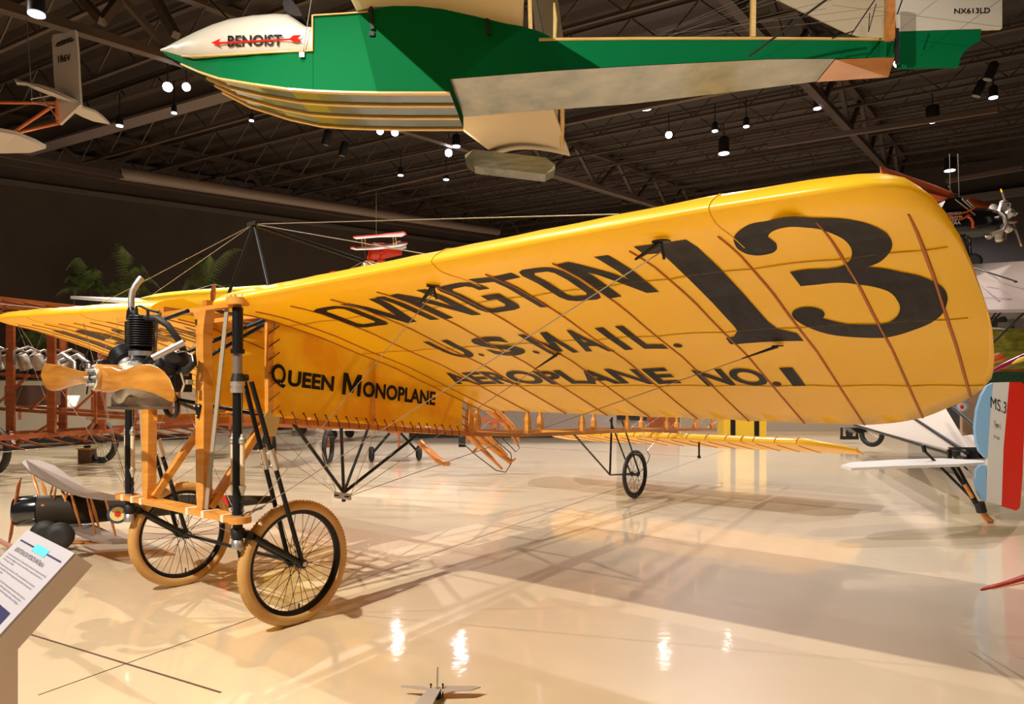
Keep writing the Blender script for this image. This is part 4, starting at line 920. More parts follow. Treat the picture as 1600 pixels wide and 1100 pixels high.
# ================================================================== ORANGE AND BLACK AEROPLANE, RIGHT
ZS = 15.0; S = Thing('radial_engine_monoplane', W(1520, 345, ZS), 'black high-wing aeroplane with orange wings and shiny radial engine hanging at right', 'airplane')
M['blackp'] = mat('gloss_black_fuselage', (.010, .010, .012), .15, coat=.6); M['oran'] = mat('orange_wing_paint', (.72, .13, .02), .4)
rr = []
for px, yt, yb in ((1440, 330, 372), (1475, 326, 376), (1498, 324, 374), (1524, 325, 371), (1540, 326, 369), (1548, 328, 367)):
    a = W(px, yt, ZS); b = W(px, yb, ZS); c = (a+b)/2; h = (a.z-b.z)/2; rr.append([c+Vector((0, h*.95*math.cos(2*PI*k/18), h*math.sin(2*PI*k/18))) for k in range(18)])
sf = S.part(MB().loft(rr), 'fuselage', M['blackp'])
S.part(MB().prism([W(x, y, ZS-.28) for x, y in ((1470, 327), (1478, 313), (1492, 308), (1500, 308), (1522, 326))], (0, .56, 0)), 'cabin', M['glass'])
for a, b in (((1492, 311), (1524, 336)), ((1503, 311), (1518, 325)), ((1511, 313), (1523, 325))): S.part(MB().tube([W(*a, ZS-.32), W(*b, ZS-.32)], .014, 6), 'cabin_frame', M['silver'])
S.part(MB().prism([W(1375, 268, 12.5), W(1462, 297, 14.6), W(1490, 309, 14.9), W(1489, 311, 14.9), W(1462, 316, 14.6), W(1380, 285, 12.3)], (0, .0, .10)), 'wing', M['oran'])
S.part(MB().prism([W(1512, 313, 15.3), W(1553, 324, 17.5), W(1553, 326, 17.0), W(1548, 328, 16.5), W(1520, 324, 15.3)], (0, 0, .08)), 'wing', M['oran'])
def sst(pts, r, m, nm='stripe'): return S.part(MB().tube([W(x, y, ZS-.335) for x, y in pts], r, 6), nm, M[m], sf)
sst([(1474, 337), (1500, 334), (1511, 331), (1522, 325)], .022, 'oran'); sst([(1478, 344), (1503, 342), (1515, 336)], .022, 'oran'); sst([(1510, 337), (1517, 341), (1520, 347), (1520, 356)], .028, 'oran')
M['whitel'] = mat('white_lettering', (.85, .83, .8), .5)
for tx, c, in (('CLARENCE HALE, SR.', ((1478, 332.5), (1502, 330.5), (1478, 336), (1502, 333))), ('Spirit', ((1483, 337.5), (1504, 336), (1483, 343), (1504, 341))), ('of', ((1491, 342.5), (1495, 342), (1491, 345), (1495, 345))), ('EAA', ((1487, 345.5), (1501, 345), (1487, 351), (1501, 350.5)))): quad_text('lettering', tx, [W(x, y, ZS-.36) for x, y in c], M['whitel'], sf, S.o, .02)
ce = W(1562, 346, ZS); en = MB()
en.lathe([(-.28, .26), (-.05, .22), (.1, .12)], ce, (1, 0, 0), 18)
E_ = S.part(en, 'engine', M['dark'])
for k in range(7):
    a = 2*PI*k/7+.2; d = Vector((0, math.cos(a), math.sin(a))); cy = MB(); prof = []
    for j in range(8): prof += [(.14+j*.035, .075), (.155+j*.035, .085)]
    prof.append((.44, .05)); cy.lathe(prof, ce+Vector((-.02, 0, 0)), d, 12, False); S.part(cy, 'engine_cylinder', M['steel'], E_)
    S.part(MB().tube([ce+d*.4+Vector((.04, 0, 0)), ce+d*.38+Vector((.12, 0, 0)), ce+d*.25+Vector((.14, 0, 0))], .02, 6), 'pushrod', M['silver'], E_)
S.part(MB().tube([W(1562, 330, ZS-.42), W(1570, 337, ZS-.46), W(1572, 350, ZS-.46), W(1566, 360, ZS-.44), W(1548, 366, ZS-.4)], .045, 10), 'exhaust_collector', M['steel'])
pp = S.part(MB().lathe([(0, .05), (.32, .05), (.34, .035)], ce, (1, 0, 0), 12), 'propeller', M['steel'])
for (a, b) in (((1581, 346), (1564, 295)), ((1582, 346), (1596, 385))):
    A_, B_ = W(*a, ZS), W(*b, ZS); S.part(MB().tube([A_, A_.lerp(B_, .3), A_.lerp(B_, .9)], [.025, .04, .03], 8, .35), 'blade', M['greytube'], pp); S.part(MB().tube([A_.lerp(B_, .9), B_], [.031, .02], 8, .4), 'blade_tip', mat('yellow_tip', (.8, .6, .02), .5), pp)
S.part(MB().tube([ce+Vector((.34, 0, 0)), ce+Vector((.38, 0, 0))], [.05, .03], 10), 'spinner', M['redp'], pp)
for a, b in (((1505, 372), (1515, 404)), ((1514, 370), (1517, 404))): S.part(MB().tube([W(*a, ZS), W(*b, ZS)], .03, 8), 'gear_leg', M['blackp'])
S.part(MB().lathe([(-.09, .10), (-.07, .17), (.07, .17), (.09, .10)], W(1520, 409, ZS), (.3, 1, 0), 20), 'wheel', M['rubber']); S.part(MB().lathe([(-.09, .10), (-.07, .17), (.07, .17), (.09, .10)], W(1511, 407, ZS+.8), (.3, 1, 0), 20), 'wheel', M['rubber'])
for a, b in (((1484, 240), (1485, 309)), ((1497, 240), (1499, 309)), ((1482, 290), (1491, 308)), ((1484, 303), (1499, 304))): S.part(MB().tube([W(*a, ZS), W(*b, ZS)], .009, 5), 'hanging_wire', M['wire'])
# ================================================================== TRICOLOUR TAILED MONOPLANE, RIGHT
ZT = 6.6; T = Thing('parasol_monoplane', (4.6, 6.6, 0), 'parasol monoplane with light blue, white and red rudder at the right edge', 'airplane')
M['sky'] = mat('light_blue_dope', (.24, .46, .70), .45); M['cleanwhite'] = mat('white_dope', (.76, .72, .66), .5, trans=.15); M['tred'] = mat('red_dope', (.66, .025, .012), .35)
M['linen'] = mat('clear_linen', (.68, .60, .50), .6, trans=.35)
def tp(name, pts, m, par=None, Z=ZT, th=.035): return T.part(MB().prism([W(x, y, Z) for x, y in pts], (0, th, 0)), name, M[m], par)
rd = tp('rudder', [(1552, 598), (1577, 597), (1568, 700), (1565, 790), (1541, 783), (1543, 730), (1544, 700), (1548, 640)], 'cleanwhite')
tp('red_band', [(1577, 597), (1596, 597), (1600, 600), (1601, 640), (1598, 740), (1594, 793), (1588, 798), (1565, 791), (1568, 700)], 'tred', rd)
tp('blue_band', [(1552, 598), (1543, 603), (1534, 618), (1527, 640), (1524, 668), (1526, 690), (1531, 705), (1541, 716), (1543, 716), (1544, 700), (1548, 640)], 'sky', rd)
tp('blue_band', [(1541, 727), (1532, 727), (1526, 735), (1524, 748), (1528, 768), (1535, 780), (1541, 783)], 'sky', rd)
for tx, c, b in (('MS.3', ((1548, 619), (1573, 629), (1548, 637), (1572, 647)), .0), ('Type L', ((1553, 657), (1564, 662), (1553, 668), (1564, 673)), .0), ('N° 18.01', ((1553, 679), (1562, 683), (1553, 684.5), (1562, 687.5)), .0)): quad_text('lettering', tx, [W(x, y, ZT-.005) for x, y in c], M['ink'], rd, T.o, b)
# fuselage seen from behind: box tapering to the stern
TN = W(1510, 717, 7.1)
fL0 = W(1335, 664, 14.0); fL1 = W(1395, 632, 14.0); fR1 = W(1462, 612, 14.0); fR0 = W(1400, 661, 14.8)
T.part(MB().add([fL0, fL1, TN+Vector((0, 0, .05)), TN], [(0, 1, 2, 3)]), 'fuselage_side', M['linen']); T.part(MB().add([fL1, fR1, TN+Vector((.12, .1, .06)), TN+Vector((0, 0, .06))], [(0, 1, 2, 3)]), 'fuselage_top', M['linen'])
for a, b in ((fL0, TN), (fL1, TN+Vector((0, 0, .06))), (W(1489, 636, 9.6), W(1526, 668, 7.2))): T.part(MB().tube([a, b], .022, 8), 'longeron', M['black'])
T.part(MB().bar(W(1483, 702, 7.4), W(1484, 716, 7.4), .03, .03), 'strut', M['black'])
T.part(MB().prism([W(1490, 700, 7.4), W(1540, 700, 6.9), W(1540, 717, 6.9), W(1500, 718, 7.3)], (0, .1, 0)), 'stern_cap', M['black']); T.part(MB().prism([W(1484, 686, 8.6), W(1525, 680, 8.6), W(1527, 705, 7.3), W(1498, 705, 7.3)], (0, .1, 0)), 'stern_fairing', M['linen'])
T.part(MB().prism([W(1314, 727, 6.5), W(1330, 722, 6.7), W(1400, 718, 6.9), W(1470, 716, 7.0), W(1535, 719, 6.9), W(1540, 722, 6.7), W(1500, 725, 6.55), W(1400, 728, 6.45), W(1330, 731, 6.4)], (0, 0, -.025)), 'elevator', M['cleanwhite'])
for a, b, r in (((1444, 704, 6.9), (1528, 788, 6.6), .013), ((1487, 728, 6.8), (1532, 800, 6.6), .018), ((1494, 725, 6.9), (1530, 792, 6.6), .016), ((1442, 695, 6.9), (1445, 706, 6.9), .02), ((1505, 727, 6.8), (1517, 740, 6.8), .008)): T.part(MB().tube([W(*a), W(*b)], r, 8), 'skid_strut', M['black'])
T.part(MB().tube([W(1507, 757, 6.65), W(1520, 778, 6.62)], .018, 8), 'skid_spring', M['wood2']); T.part(MB().tube([W(1530, 785, 6.6), W(1534, 800, 6.6)], .045, 8), 'skid_hinge', M['dark'])
T.part(MB().tube([W(1533, 797, 6.62), W(1540, 808, 6.64), W(1547, 814, 6.66), W(1551, 813, 6.66)], [.028, .03, .028, .02], 8), 'tail_skid', M['wood2'])
T.part(MB().tube([W(1512, 735, 6.7), W(1524, 748, 6.6)], .006, 5), 'spring', M['silver'])
Zw = 14.5
tyre = MB().torus(W(1362, 678, Zw), (.85, .5, 0), .22, .05, 40, 10); T.part(tyre, 'wheel', M['rubber'])
q = MB()
for k in range(16):
    a = 2*PI*k/16; c = W(1362, 678, Zw); e = Vector((-.5, .85, 0)).normalized()*math.cos(a)*.2+Vector((0, 0, .2*math.sin(a))); q.tube([c, c+e], .004, 4)
T.part(q, 'spokes', M['silver'])
T.part(MB().prism([W(x, y, 14.0) for x, y in ((1329, 669), (1350, 668), (1356, 675), (1340, 677))], (0, .3, 0)), 'chassis_fairing', M['dark'])
# the broad wing
wgm = MB(); wgm.prism([W(1490, 418, 15.5), W(1640, 410, 12.5), W(1640, 488, 9.5), W(1530, 489, 11.5)], (0, 0, .05)); M['linenwing'] = mat('shaded_linen_wing', (.19, .145, .12), .7, spec=.2); tw_ = T.part(wgm, 'wing', M['linenwing'])  # darker copy of the linen, underside shade put into its colour
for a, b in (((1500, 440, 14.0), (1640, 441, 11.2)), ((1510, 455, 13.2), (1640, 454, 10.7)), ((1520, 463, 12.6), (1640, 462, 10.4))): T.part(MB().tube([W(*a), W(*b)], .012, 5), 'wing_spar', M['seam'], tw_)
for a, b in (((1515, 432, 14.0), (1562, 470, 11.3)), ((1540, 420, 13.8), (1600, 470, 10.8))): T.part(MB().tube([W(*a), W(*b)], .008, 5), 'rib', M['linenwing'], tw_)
for a, b in ((W(1600, 450, 12.0), W(1420, 640, 13.2)), (W(1560, 430, 13.6), W(1400, 632, 14.0)), (W(1620, 470, 10.8), W(1462, 622, 12.8)), (W(1600, 430, 13.0), W(1462, 614, 14.0))): T.part(MB().tube([a, b], .02, 6), 'wing_strut', M['black'])
T.part(MB().tube([W(1520, 418, 12.9), W(1589, 440, 11.0)], .012, 6), 'flying_wire', M['dark'])
T.part(MB().tube([W(1585, 440, 6.9), W(1589, 440, 6.9)], .01, 6), 'turnbuckle', M['dark'])
# ================================================================== MURAL AND THINGS AT THE FAR RIGHT
MU = Thing('mural', W(1560, 560, 21), 'airfield mural with yellow-green grass and grey hangar at the far right', 'mural')
M['grass'] = mat('printed_meadow', (.50, .45, .04), .7, var=(.17, .21, .03), vscale=2.5, stretch=(1, 1, 4)); M['skyp'] = mat('printed_pale_sky', (.62, .58, .56), .7)
M['hangar'] = mat('printed_grey_hangar', (.28, .24, .27), .7); M['trees'] = mat('printed_dark_trees', (.03, .035, .028), .8, var=(.06, .06, .045), vscale=8)
base = MU.part(MB().prism([W(x, y, 21) for x, y in ((1480, 484), (1680, 484), (1680, 582), (1480, 582))], (0, .08, 0)), 'panel', M['skyp'])
def mp(name, pts, m, d=.01): MU.part(MB().prism([W(x, y, 21-d) for x, y in pts], (0, .01, 0)), name, M[m], base)
mp('meadow', [(1480, 514), (1680, 513), (1680, 582), (1480, 582)], 'grass'); mp('tree_line', [(1480, 514), (1480, 494), (1520, 492), (1540, 493), (1550, 496), (1560, 498), (1562, 496), (1570, 494), (1574, 499), (1574, 514)], 'trees', .015)
mp('hangar', [(1559, 514), (1559, 504), (1572, 503), (1580, 499), (1680, 495), (1680, 514)], 'hangar', .02); mp('hangar_door', [(1577, 513), (1577, 509), (1585, 508), (1585, 513)], 'trees', .03)
mp('fence', [(1480, 577), (1680, 577), (1680, 582), (1480, 582)], 'redwood', .02)
M['hedge'] = mat('green_hedge', (.010, .06, .018), .8, var=(.004, .03, .01), vscale=14, bump=.8, bscale=20)
q = MB(); q.prism([W(x, y, 17) for x, y in ((1535, 583), (1550, 581), (1700, 581), (1700, 606), (1535, 606))], (0, .5, 0)); tag(q.build('green_barrier', M['hedge']), 'dark green low barrier behind the tricolour rudder', 'barrier')
M['magenta'] = mat('magenta_paint', (.30, .01, .05), .2, coat=.5); M['yel'] = mat('yellow_paint', (.80, .50, .03), .4)
X = Thing('magenta_airplane', W(1580, 560, 13), 'magenta and yellow aeroplane part slanting up in front of the meadow mural', 'airplane')
X.part(MB().tube([W(1545, 582, 13), W(1575, 568, 13), W(1620, 548, 13)], [.05, .08, .09], 12, .6), 'fuselage', M['magenta']); X.part(MB().tube([W(1582, 568, 12.8), W(1592, 563, 12.8), W(1625, 552, 12.8)], [.02, .07, .09], 10, .5), 'float', M['yel'])
X.part(MB().tube([W(1540, 566, 13.4), W(1562, 558, 13.4), W(1570, 558, 13.4)], [.12, .14, .04], 10, .6), 'wing_tip', M['oran']); X.part(MB().tube([W(1530, 512.5, 13.4), W(1560, 513, 13.4), W(1578, 515, 13.4)], [.05, .04, .01], 10, .4), 'cream_tip', M['cleanwhite'])
# right-hand floor clutter under the big wing
Y = Thing('yellow_black_display_stand', (5.0, 16.5, 0), 'yellow stand with black vertical stripes behind the yellow tail plane', 'stand')
Y.part(MB().box(W(1163, 662, 16.5)+Vector((0, .2, .1)), .50, .25, .50), 'body', M['yel'])
for x in (1144, 1181): Y.part(MB().box(W(x, 662, 16.5)+Vector((0, -.06, .1)), .055, .01, .5), 'stripe', M['black'])
for i, (px, w_, h_, m_, lb) in enumerate(((1030, .40, .62, 'redwood', 'dark brown wooden cabinet behind the rear fuselage'), (945, .10, .7, 'greytube', 'slim grey display post near the rear wheel'), (855, .10, .7, 'greytube', 'slim grey display post left of the rear wheel struts'))):
    g = W(px, 679, 20.3); g.z = 0; t_ = Thing('cabinet' if i == 0 else 'display_post', g, lb, 'cabinet' if i == 0 else 'post')
    t_.part(MB().box(g+Vector((0, -.4, h_/2)), w_, .18, h_/2), 'body', M[m_]); t_.part(MB().box(g+Vector((0, -.4, h_+.015)), w_*1.05, .2, .015), 'top', M['dark'])
D = Thing('black_undercarriage_display', W(1322, 684, 17), 'small black engine mount standing on the floor under the right wing', 'stand')
for x in (1308, 1332): D.part(MB().tube([W(x+7, 668, 17), W(x+7, 685, 17)], .03, 8), 'leg', M['dark'])
D.part(MB().box(W(1327, 684, 17), .20, .06, .04), 'foot', M['dark']); D.part(MB().sphere(W(1327, 676, 17), .12, 12, 8, (.7, .7, 1.1)), 'engine_block', M['dark'])
D.o
dk_ = MB(); 
WT = Thing('white_partition', (8.8, 19.5, 0), 'long cream partition behind the tricolour-tailed monoplane', 'partition')
WT.part(MB().box((8.2, 20.5, .68), 3.3, .06, .60), 'board', M['plaster']); WT.part(MB().box((8.2, 20.5, .04), 3.3, .10, .04), 'plinth', M['cream']); WT.part(MB().box((6.7, 20.3, 1.2), 3.0, .12, .05), 'rail', M['dark'])
CB = Thing('display_wall', (12.9, 18.6, 0), 'tan display panel with roundel emblem behind the white fuselage', 'display')
CB.part(MB().box((12.55, 18.5, .75), .75, .05, .75), 'board', mat('tan_board', (.36, .24, .16), .7)); 
q = MB(); c_ = W(1502, 636, 15.2)
for r1, m_ in ((.16, 'sky'), (.11, 'cleanwhite'), (.05, 'tred')): CB.part(MB().lathe([(0, r1), (.01, r1)], W(1503, 636, 18.3-(.16-r1)), (0, -1, 0), 24), 'roundel', M[m_])
# ================================================================== RED PART AT THE RIGHT EDGE
RT = Thing('red_wing_tip', W(1600, 905, 3.6), 'thin red tapering blade with yellow underside poking in at the right edge', 'blade')
RT.part(MB().tube([W(1532, 922, 3.6), W(1537, 920, 3.6), W(1570, 912, 3.5), W(1640, 890, 3.3), Vector((3.3, 3.0, .62)), Vector((4.6, 2.6, .66))], [.006, .011, .014, .022, .035, .05], 10, .6), 'blade', M['tred']); RT.part(MB().tube([W(1550, 921, 3.6), W(1640, 902, 3.35), Vector((3.3, 3.03, .59)), Vector((4.6, 2.63, .62))], [.004, .012, .02, .03], 8, .5), 'underside_strip', M['ply'])
rr = []
for yy, r in ((1.7, .03), (1.75, .16), (2.6, .2), (3.6, .13), (4.4, .04)): rr.append([Vector((4.7+r*math.cos(2*PI*k/14), yy, .66+r*math.sin(2*PI*k/14))) for k in range(14)])
RT.part(MB().loft(rr), 'fuselage', M['tred'])
for s_ in (-.28, .28): RT.part(MB().torus((4.7+s_, 2.3, .15), (1, 0, 0), .12, .03, 28, 8), 'wheel', M['rubber']); RT.part(MB().tube([(4.7+s_, 2.3, .15), (4.7, 2.35, .55)], .012, 6), 'gear_leg', M['dark'])
RT.part(MB().torus((4.7, 4.2, .07), (1, 0, 0), .05, .02, 20, 6).tube([(4.7, 4.2, .07), (4.7, 4.15, .62)], .012, 6), 'tail_wheel', M['rubber'])
# ================================================================== SMALL METAL PIECE ON THE FLOOR
g = on_floor(682, 1090); K_ = Thing('finned_metal_stand', g, 'small silver four-finned metal piece on the floor at the bottom edge', 'metal piece')
zq = Vector((0, 0, .035))
M['pew'] = mat('brushed_pewter', (.50, .44, .38), .4, .25)
K_.part(MB().prism([g+zq+Vector(p) for p in ((-.01, -.02, 0), (-.06, .02, 0), (-.145, .025, 0), (-.148, .018, 0), (-.05, -.012, 0))], (0, 0, .004)), 'fin', M['pew']); K_.part(MB().prism([g+zq+Vector(p) for p in ((.02, -.03, 0), (.14, -.02, 0), (.178, .012, 0), (.15, .02, 0), (.03, .022, 0))], (0, 0, .004)), 'fin', M['pew'])
K_.part(MB().prism([g+zq+Vector(p) for p in ((-.03, .0, .002), (.02, .0, .002), (.0, -.16, .002), (-.07, -.16, .002))], (0, 0, .005)), 'fin', M['pew']); K_.part(MB().prism([g+zq+Vector(p) for p in ((.0, -.02, 0), (.0, .02, 0), (.002, .01, .085), (.002, -.0, .085))], (.006, 0, 0)), 'upright_fin', M['steel'])
for x in (-.022, .026): K_.part(MB().tube([g+Vector((x, -.005, 0)), g+Vector((x, -.005, .055))], .003, 6).sphere(g+Vector((x, -.005, .055)), .005, 8, 6), 'bolt', M['dark'])
K_.part(MB().lathe([(0, .02), (.035, .02)], g, (0, 0, 1), 14), 'hub', M['dark'])
# ================================================================== SIGN STAND, LOWER LEFT
TR = W(119, 866, 2.0); tL = Vector((-1.607, 2.342, .778)); e1 = (TR-tL).normalized(); dn = Vector((-.4636, -.4998, -.7314)).normalized(); LN = .46; WN = (TR-tL).length; nb = Vector((.497, .536, -.682))*.0576
SG = Thing('sign_stand', (TR.x-.25, 1.75, 0), 'beige lectern stand with white printed information sheet, lower left corner', 'sign')
M['lect'] = mat('beige_lectern_laminate', (.66, .50, .40), .6); M['paper'] = mat('white_sign_paper', (.40, .37, .385), .6)
def sg(u_, v_, h=0.0): return tL+e1*u_*WN+dn*v_-nb.normalized()*h
SG.part(MB().add([sg(0, 0), sg(1, 0), sg(1, LN), sg(0, LN), sg(0, 0)+nb, sg(1, 0)+nb, sg(1, LN)+nb, sg(0, LN)+nb], [(0, 1, 2, 3), (4, 7, 6, 5), (0, 4, 5, 1), (1, 5, 6, 2), (2, 6, 7, 3), (3, 7, 4, 0)]), 'lectern_head', M['lect'])
pa = SG.part(MB().add([sg(0, 0, .001), sg(1, 0, .001), sg(1, LN, .001), sg(0, LN, .001), sg(0, 0, .006), sg(1, 0, .006), sg(1, LN, .006), sg(0, LN, .006)], [(0, 3, 2, 1), (4, 5, 6, 7), (0, 1, 5, 4), (1, 2, 6, 5), (2, 3, 7, 6), (3, 0, 4, 7)]), 'sheet', M['paper'])
j0 = sg(1, .265)+nb; pz = sg(0, .265)+nb; bk = Vector((-.68, -.733, 0))*.11
pp_ = [Vector((q.x, q.y, 0)) for q in (j0+Vector((0, 0, 0)), j0+bk, pz+bk, pz)]
top_ = [j0-nb*0, sg(1, .265)+bk*.4, sg(0, .265)+bk*.4, pz]
SG.part(MB().add([pp_[0], pp_[1], pp_[2], pp_[3], Vector((pp_[0].x, pp_[0].y, j0.z+.0)), Vector((pp_[1].x, pp_[1].y, j0.z-.04)), Vector((pp_[2].x, pp_[2].y, j0.z-.04)), Vector((pp_[3].x, pp_[3].y, j0.z))], [(0, 1, 2, 3), (4, 7, 6, 5), (0, 4, 5, 1), (1, 5, 6, 2), (2, 6, 7, 3), (3, 7, 4, 0)]), 'post', M['lect'])
M['navy'] = mat('navy_print', (.03, .025, .08), .5); M['cyan'] = mat('sky_blue_print', (.10, .50, .90), .5); M['greyink'] = mat('grey_print', (.05, .045, .06), .5)
def sgq(u0, u1, v0, v1, m, nm, h=.0068): SG.part(MB().add([sg(u0, v0, h), sg(u1, v0, h), sg(u1, v1, h), sg(u0, v1, h)], [(0, 1, 2, 3)]), nm, M[m], pa)
def sgt(tx, u0, u1, v0, v1, m='greyink', b=0): quad_text('lettering', tx, [sg(u0, v0, .007), sg(u1, v0, .007), sg(u0, v1, .007), sg(u1, v1, .007)], M[m], pa, SG.o, b)
sgq(.06, .94, .034, .039, 'navy', 'rule'); sgq(.38, .66, .024, .048, 'cyan', 'badge', .0072); sgt('1910', .47, .57, .032, .040, 'navy')
sgt('BLERIOT/BAILIE BA MONOPLANE Replica', .12, .76, .058, .076)
for i, (v0, tx, u1) in enumerate(((.084, 'An American-built version of a famous French machine, this replica was made by', .93), (.0935, 'craftsmen for display. A number were flown as early mail carriers in', .90), (.103, 'the first years of flight', .33), (.119, 'The original airplane was flown in 1911 and carried the first mail by air', .90), (.1285, 'between two fields. The pilot dropped the mail pouch to the ground', .88), (.138, 'near the post office', .28), (.156, 'Lightweight wood, wire and cloth make up the structure of this machine.', .92), (.1655, 'The wings warp for turning and the engine drives a wooden propeller.', .90), (.175, 'It was restored and painted with the markings of the mail flights.', .89))): sgt(tx, .07, u1, v0, v0+.007)
sgt('Specifications', .07, .20, .206, .213)
for i in range(4): sgt('27 ft', .30, .36, .213+.012*i, .219+.012*i)
sgq(.45, .90, .205, .262, 'navy', 'photograph'); sgq(.52, .70, .235, .262, 'paper', 'photograph_highlight', .0074)
# ================================================================== PALMS
M['leaf'] = mat('palm_frond_green', (.09, .18, .045), .6, var=(.24, .30, .09), vscale=4); M['stem'] = mat('palm_stem_brown', (.07, .05, .03), .8); M['pot'] = mat('dark_planter', (.03, .025, .02), .7)
def palm(px, base_y, Z, fr, label, trunk=1.2):
    b = W(px, CY, Z); b.z = 0; P = Thing('potted_palm', b, label, 'palm', 'palms along the brown wall'); top = W(px, base_y, Z)
    P.part(MB().lathe([(0, .25), (.45, .33), (.47, .35), (.47, .29)], b, (0, 0, 1), 20), 'planter', M['pot'])
    P.part(MB().tube([b+Vector((0, 0, .4)), b+Vector((.05, 0, top.z*.6)), top], [.09, .07, .05], 8), 'trunk', M['stem'])
    rnd = random.Random(px)
    for (dx, h1, dy) in fr:                                   # frond tip offset, arch height, tip height (pixels at this depth)
        q = MB(); k = Z/F; L = 14; c0 = top; tip = top+Vector((dx*k, rnd.uniform(-.5, .5), dy*k)); ctl = top+Vector((dx*k*.45, 0, h1*k)); pts = []
        for i in range(L+1):
            t = i/L; pts.append(c0*(1-t)**2+ctl*2*t*(1-t)+tip*t*t)
        q.tube(pts, .012, 4)
        for i in range(2, L+1):
            d = (pts[i]-pts[i-1]).normalized(); ln = .34*math.sin(PI*min(1, .25+.7*i/L))
            for sgn in (-1, 1):
                for h in (0, .5):
                    o = pts[i-1].lerp(pts[i], h); sd = Vector((sgn*.35*abs(d.z)+d.x*.5, sgn*.6, -.55+d.z*.3)).normalized(); e = o+sd*ln*rnd.uniform(.75, 1.1)
                    wv = d*.022; q.add([o-wv, o+wv, e], [(0, 1, 2)])
        P.part(q, 'frond', M['leaf'])
palm(140, 452, 18.7, [(-35, 60, -22), (-60, 20, -10), (35, 40, -30), (50, 15, -10), (-20, 80, 25), (10, 55, 20), (-45, 45, 12)], 'leftmost palm against the brown wall behind the brown wooden wings')
palm(200, 462, 19.2, [(0, 90, 70), (-25, 110, 80), (40, 60, 10), (42, 45, -20), (-30, 50, 5), (-45, 20, -20), (25, 80, 30)], 'tall middle palm behind the exhaust pipe')
palm(322, 452, 20.6, [(-48, 60, 50), (50, 80, 65), (-30, 30, 10), (55, 25, -5), (15, 60, 50), (-50, 40, -10), (30, 20, -15), (-15, 85, 40)], 'right palm behind the black pylon struts')
palm(445, 462, 23, [(-15, 22, 15), (10, 25, 20), (20, 10, -5)], 'small palm low behind the far yellow wing')
palm(60, 545, 18.0, [(-25, 50, 10), (30, 60, 5), (60, 30, -10), (45, 55, 20), (15, 70, 22), (80, 20, -20)], 'short bright palm below the tip of the far yellow wing')
# ================================================================== YELLOW AEROPLANE BEHIND
YA = Thing('yellow_wing_airplane', (-5.0, 12.2, 0), 'second yellow monoplane whose wing shows behind the first one at left', 'airplane')
M['yfab'] = mat('lemon_yellow_fabric', (.92, .72, .02), .4, trans=.3)
def rows(pts): return pts
q = MB(); rr = []
for px, yl, Z in ((218, 466, 11.2), (232, 463, 11.2), (255, 460, 11.25), (300, 456, 11.3), (360, 452, 11.4), (420, 448, 11.5), (500, 441, 11.6), (560, 437, 11.7)):
    a = W(px, yl, Z); k = 1 if px > 225 else .25
    rr.append([a+Vector(v)*k for v in ((-.0, 0, -.02), (.0, .25, .075), (.02, .7, .10), (.1, 1.4, .02), (.1, 1.4, 0), (.04, .6, -.06), (0, .05, -.07))])
YA.part(q.loft(rr), 'wing', M['yfab'])
YA.part(MB().tube([W(332, 474, 11.0), W(333, 458, 11.0), W(335, 444, 11.0)], [.03, .045, .025], 8), 'king_post', M['redwood'])
for a, b in (((335, 444), (290, 457)), ((335, 444), (400, 465))): YA.part(MB().tube([W(*a, 11.0), W(*b, 11.0)], .005, 4), 'bracing_wire', M['wire'])
b_ = W(480, CY, 12.4); b_.z = 0
YA.part(MB().box((b_.x, 12.6, 1.9), .35, 1.4, .30), 'fuselage', M['yfab']); YA.part(MB().tube([(b_.x-.3, 11.9, 1.6), (b_.x-.5, 11.9, .3)], .03, 8).tube([(b_.x+.3, 11.9, 1.6), (b_.x+.5, 11.9, .3)], .03, 8), 'undercarriage_leg', M['redwood'])
for s_ in (-1, 1): YA.part(MB().torus((b_.x+.5*s_, 11.9, .3), (1, 0, 0), .26, .04, 36, 8), 'wheel', M['rubber'])
YA.part(MB().prism([W(x, y, 13.5) for x, y in ((513, 432), (515, 425), (520, 423), (530, 425), (532, 431), (524, 436))], (0, .04, 0)), 'rudder', M['redp']); YA.part(MB().tube([W(522, 434, 13.5), (b_.x, 13.9, 2.1)], .04, 8), 'tail_boom', M['redwood'])
# ================================================================== BARE WOODEN BIPLANE
t_ = Vector((.955, -.295, 0)); l_ = Vector((.295, .955, 0)); OC = Vector((-7.0, 11.2, 0))
BW = Thing('wooden_frame_biplane', OC, 'uncovered reddish wooden biplane frame with engine behind the propeller', 'airplane')
def B(a, b, z): return OC+t_*a+l_*b+Vector((0, 0, z))         # a aft, b away
def bwing(z, lead, chord, b0, b1, name, step=.34, cam_=.14, rise=.0):
    wgo = None; q = MB()
    for f_ in (.12, .62): q.bar(B(lead+chord*f_, b0, z+cam_*.6), B(lead+chord*f_, b1, z+cam_*.6+rise), .05, .07)
    q.bar(B(lead, b0, z), B(lead, b1, z+rise), .03, .04)
    wgo = BW.part(q, name, M['redwood']); b = b0
    BW.part(MB().tube([B(lead+chord, b0, z-.06), B(lead+chord, b1, z-.06+rise)], .006, 5), 'trailing_wire', M['wire'], wgo)
    while b <= b1:
        r = MB(); zz = z+rise*(b-b0)/(b1-b0); pr_ = [(lead+chord*c, zz+cam_*math.sin(PI*min(1, c*1.05)**.75)-.06*c) for c in (0, .08, .18, .3, .45, .6, .8, 1)]
        for (a1, z1), (a2, z2) in zip(pr_, pr_[1:]): r.bar(B(a1, b, z1), B(a2, b, z2), .02, .018); r.bar(B(a1, b, z1-.05*(1-a1/chord+lead/chord)), B(a2, b, z2-.05*(1-a2/chord+lead/chord)), .02, .014)
        BW.part(r, 'rib', M['redwood'], wgo); b += step
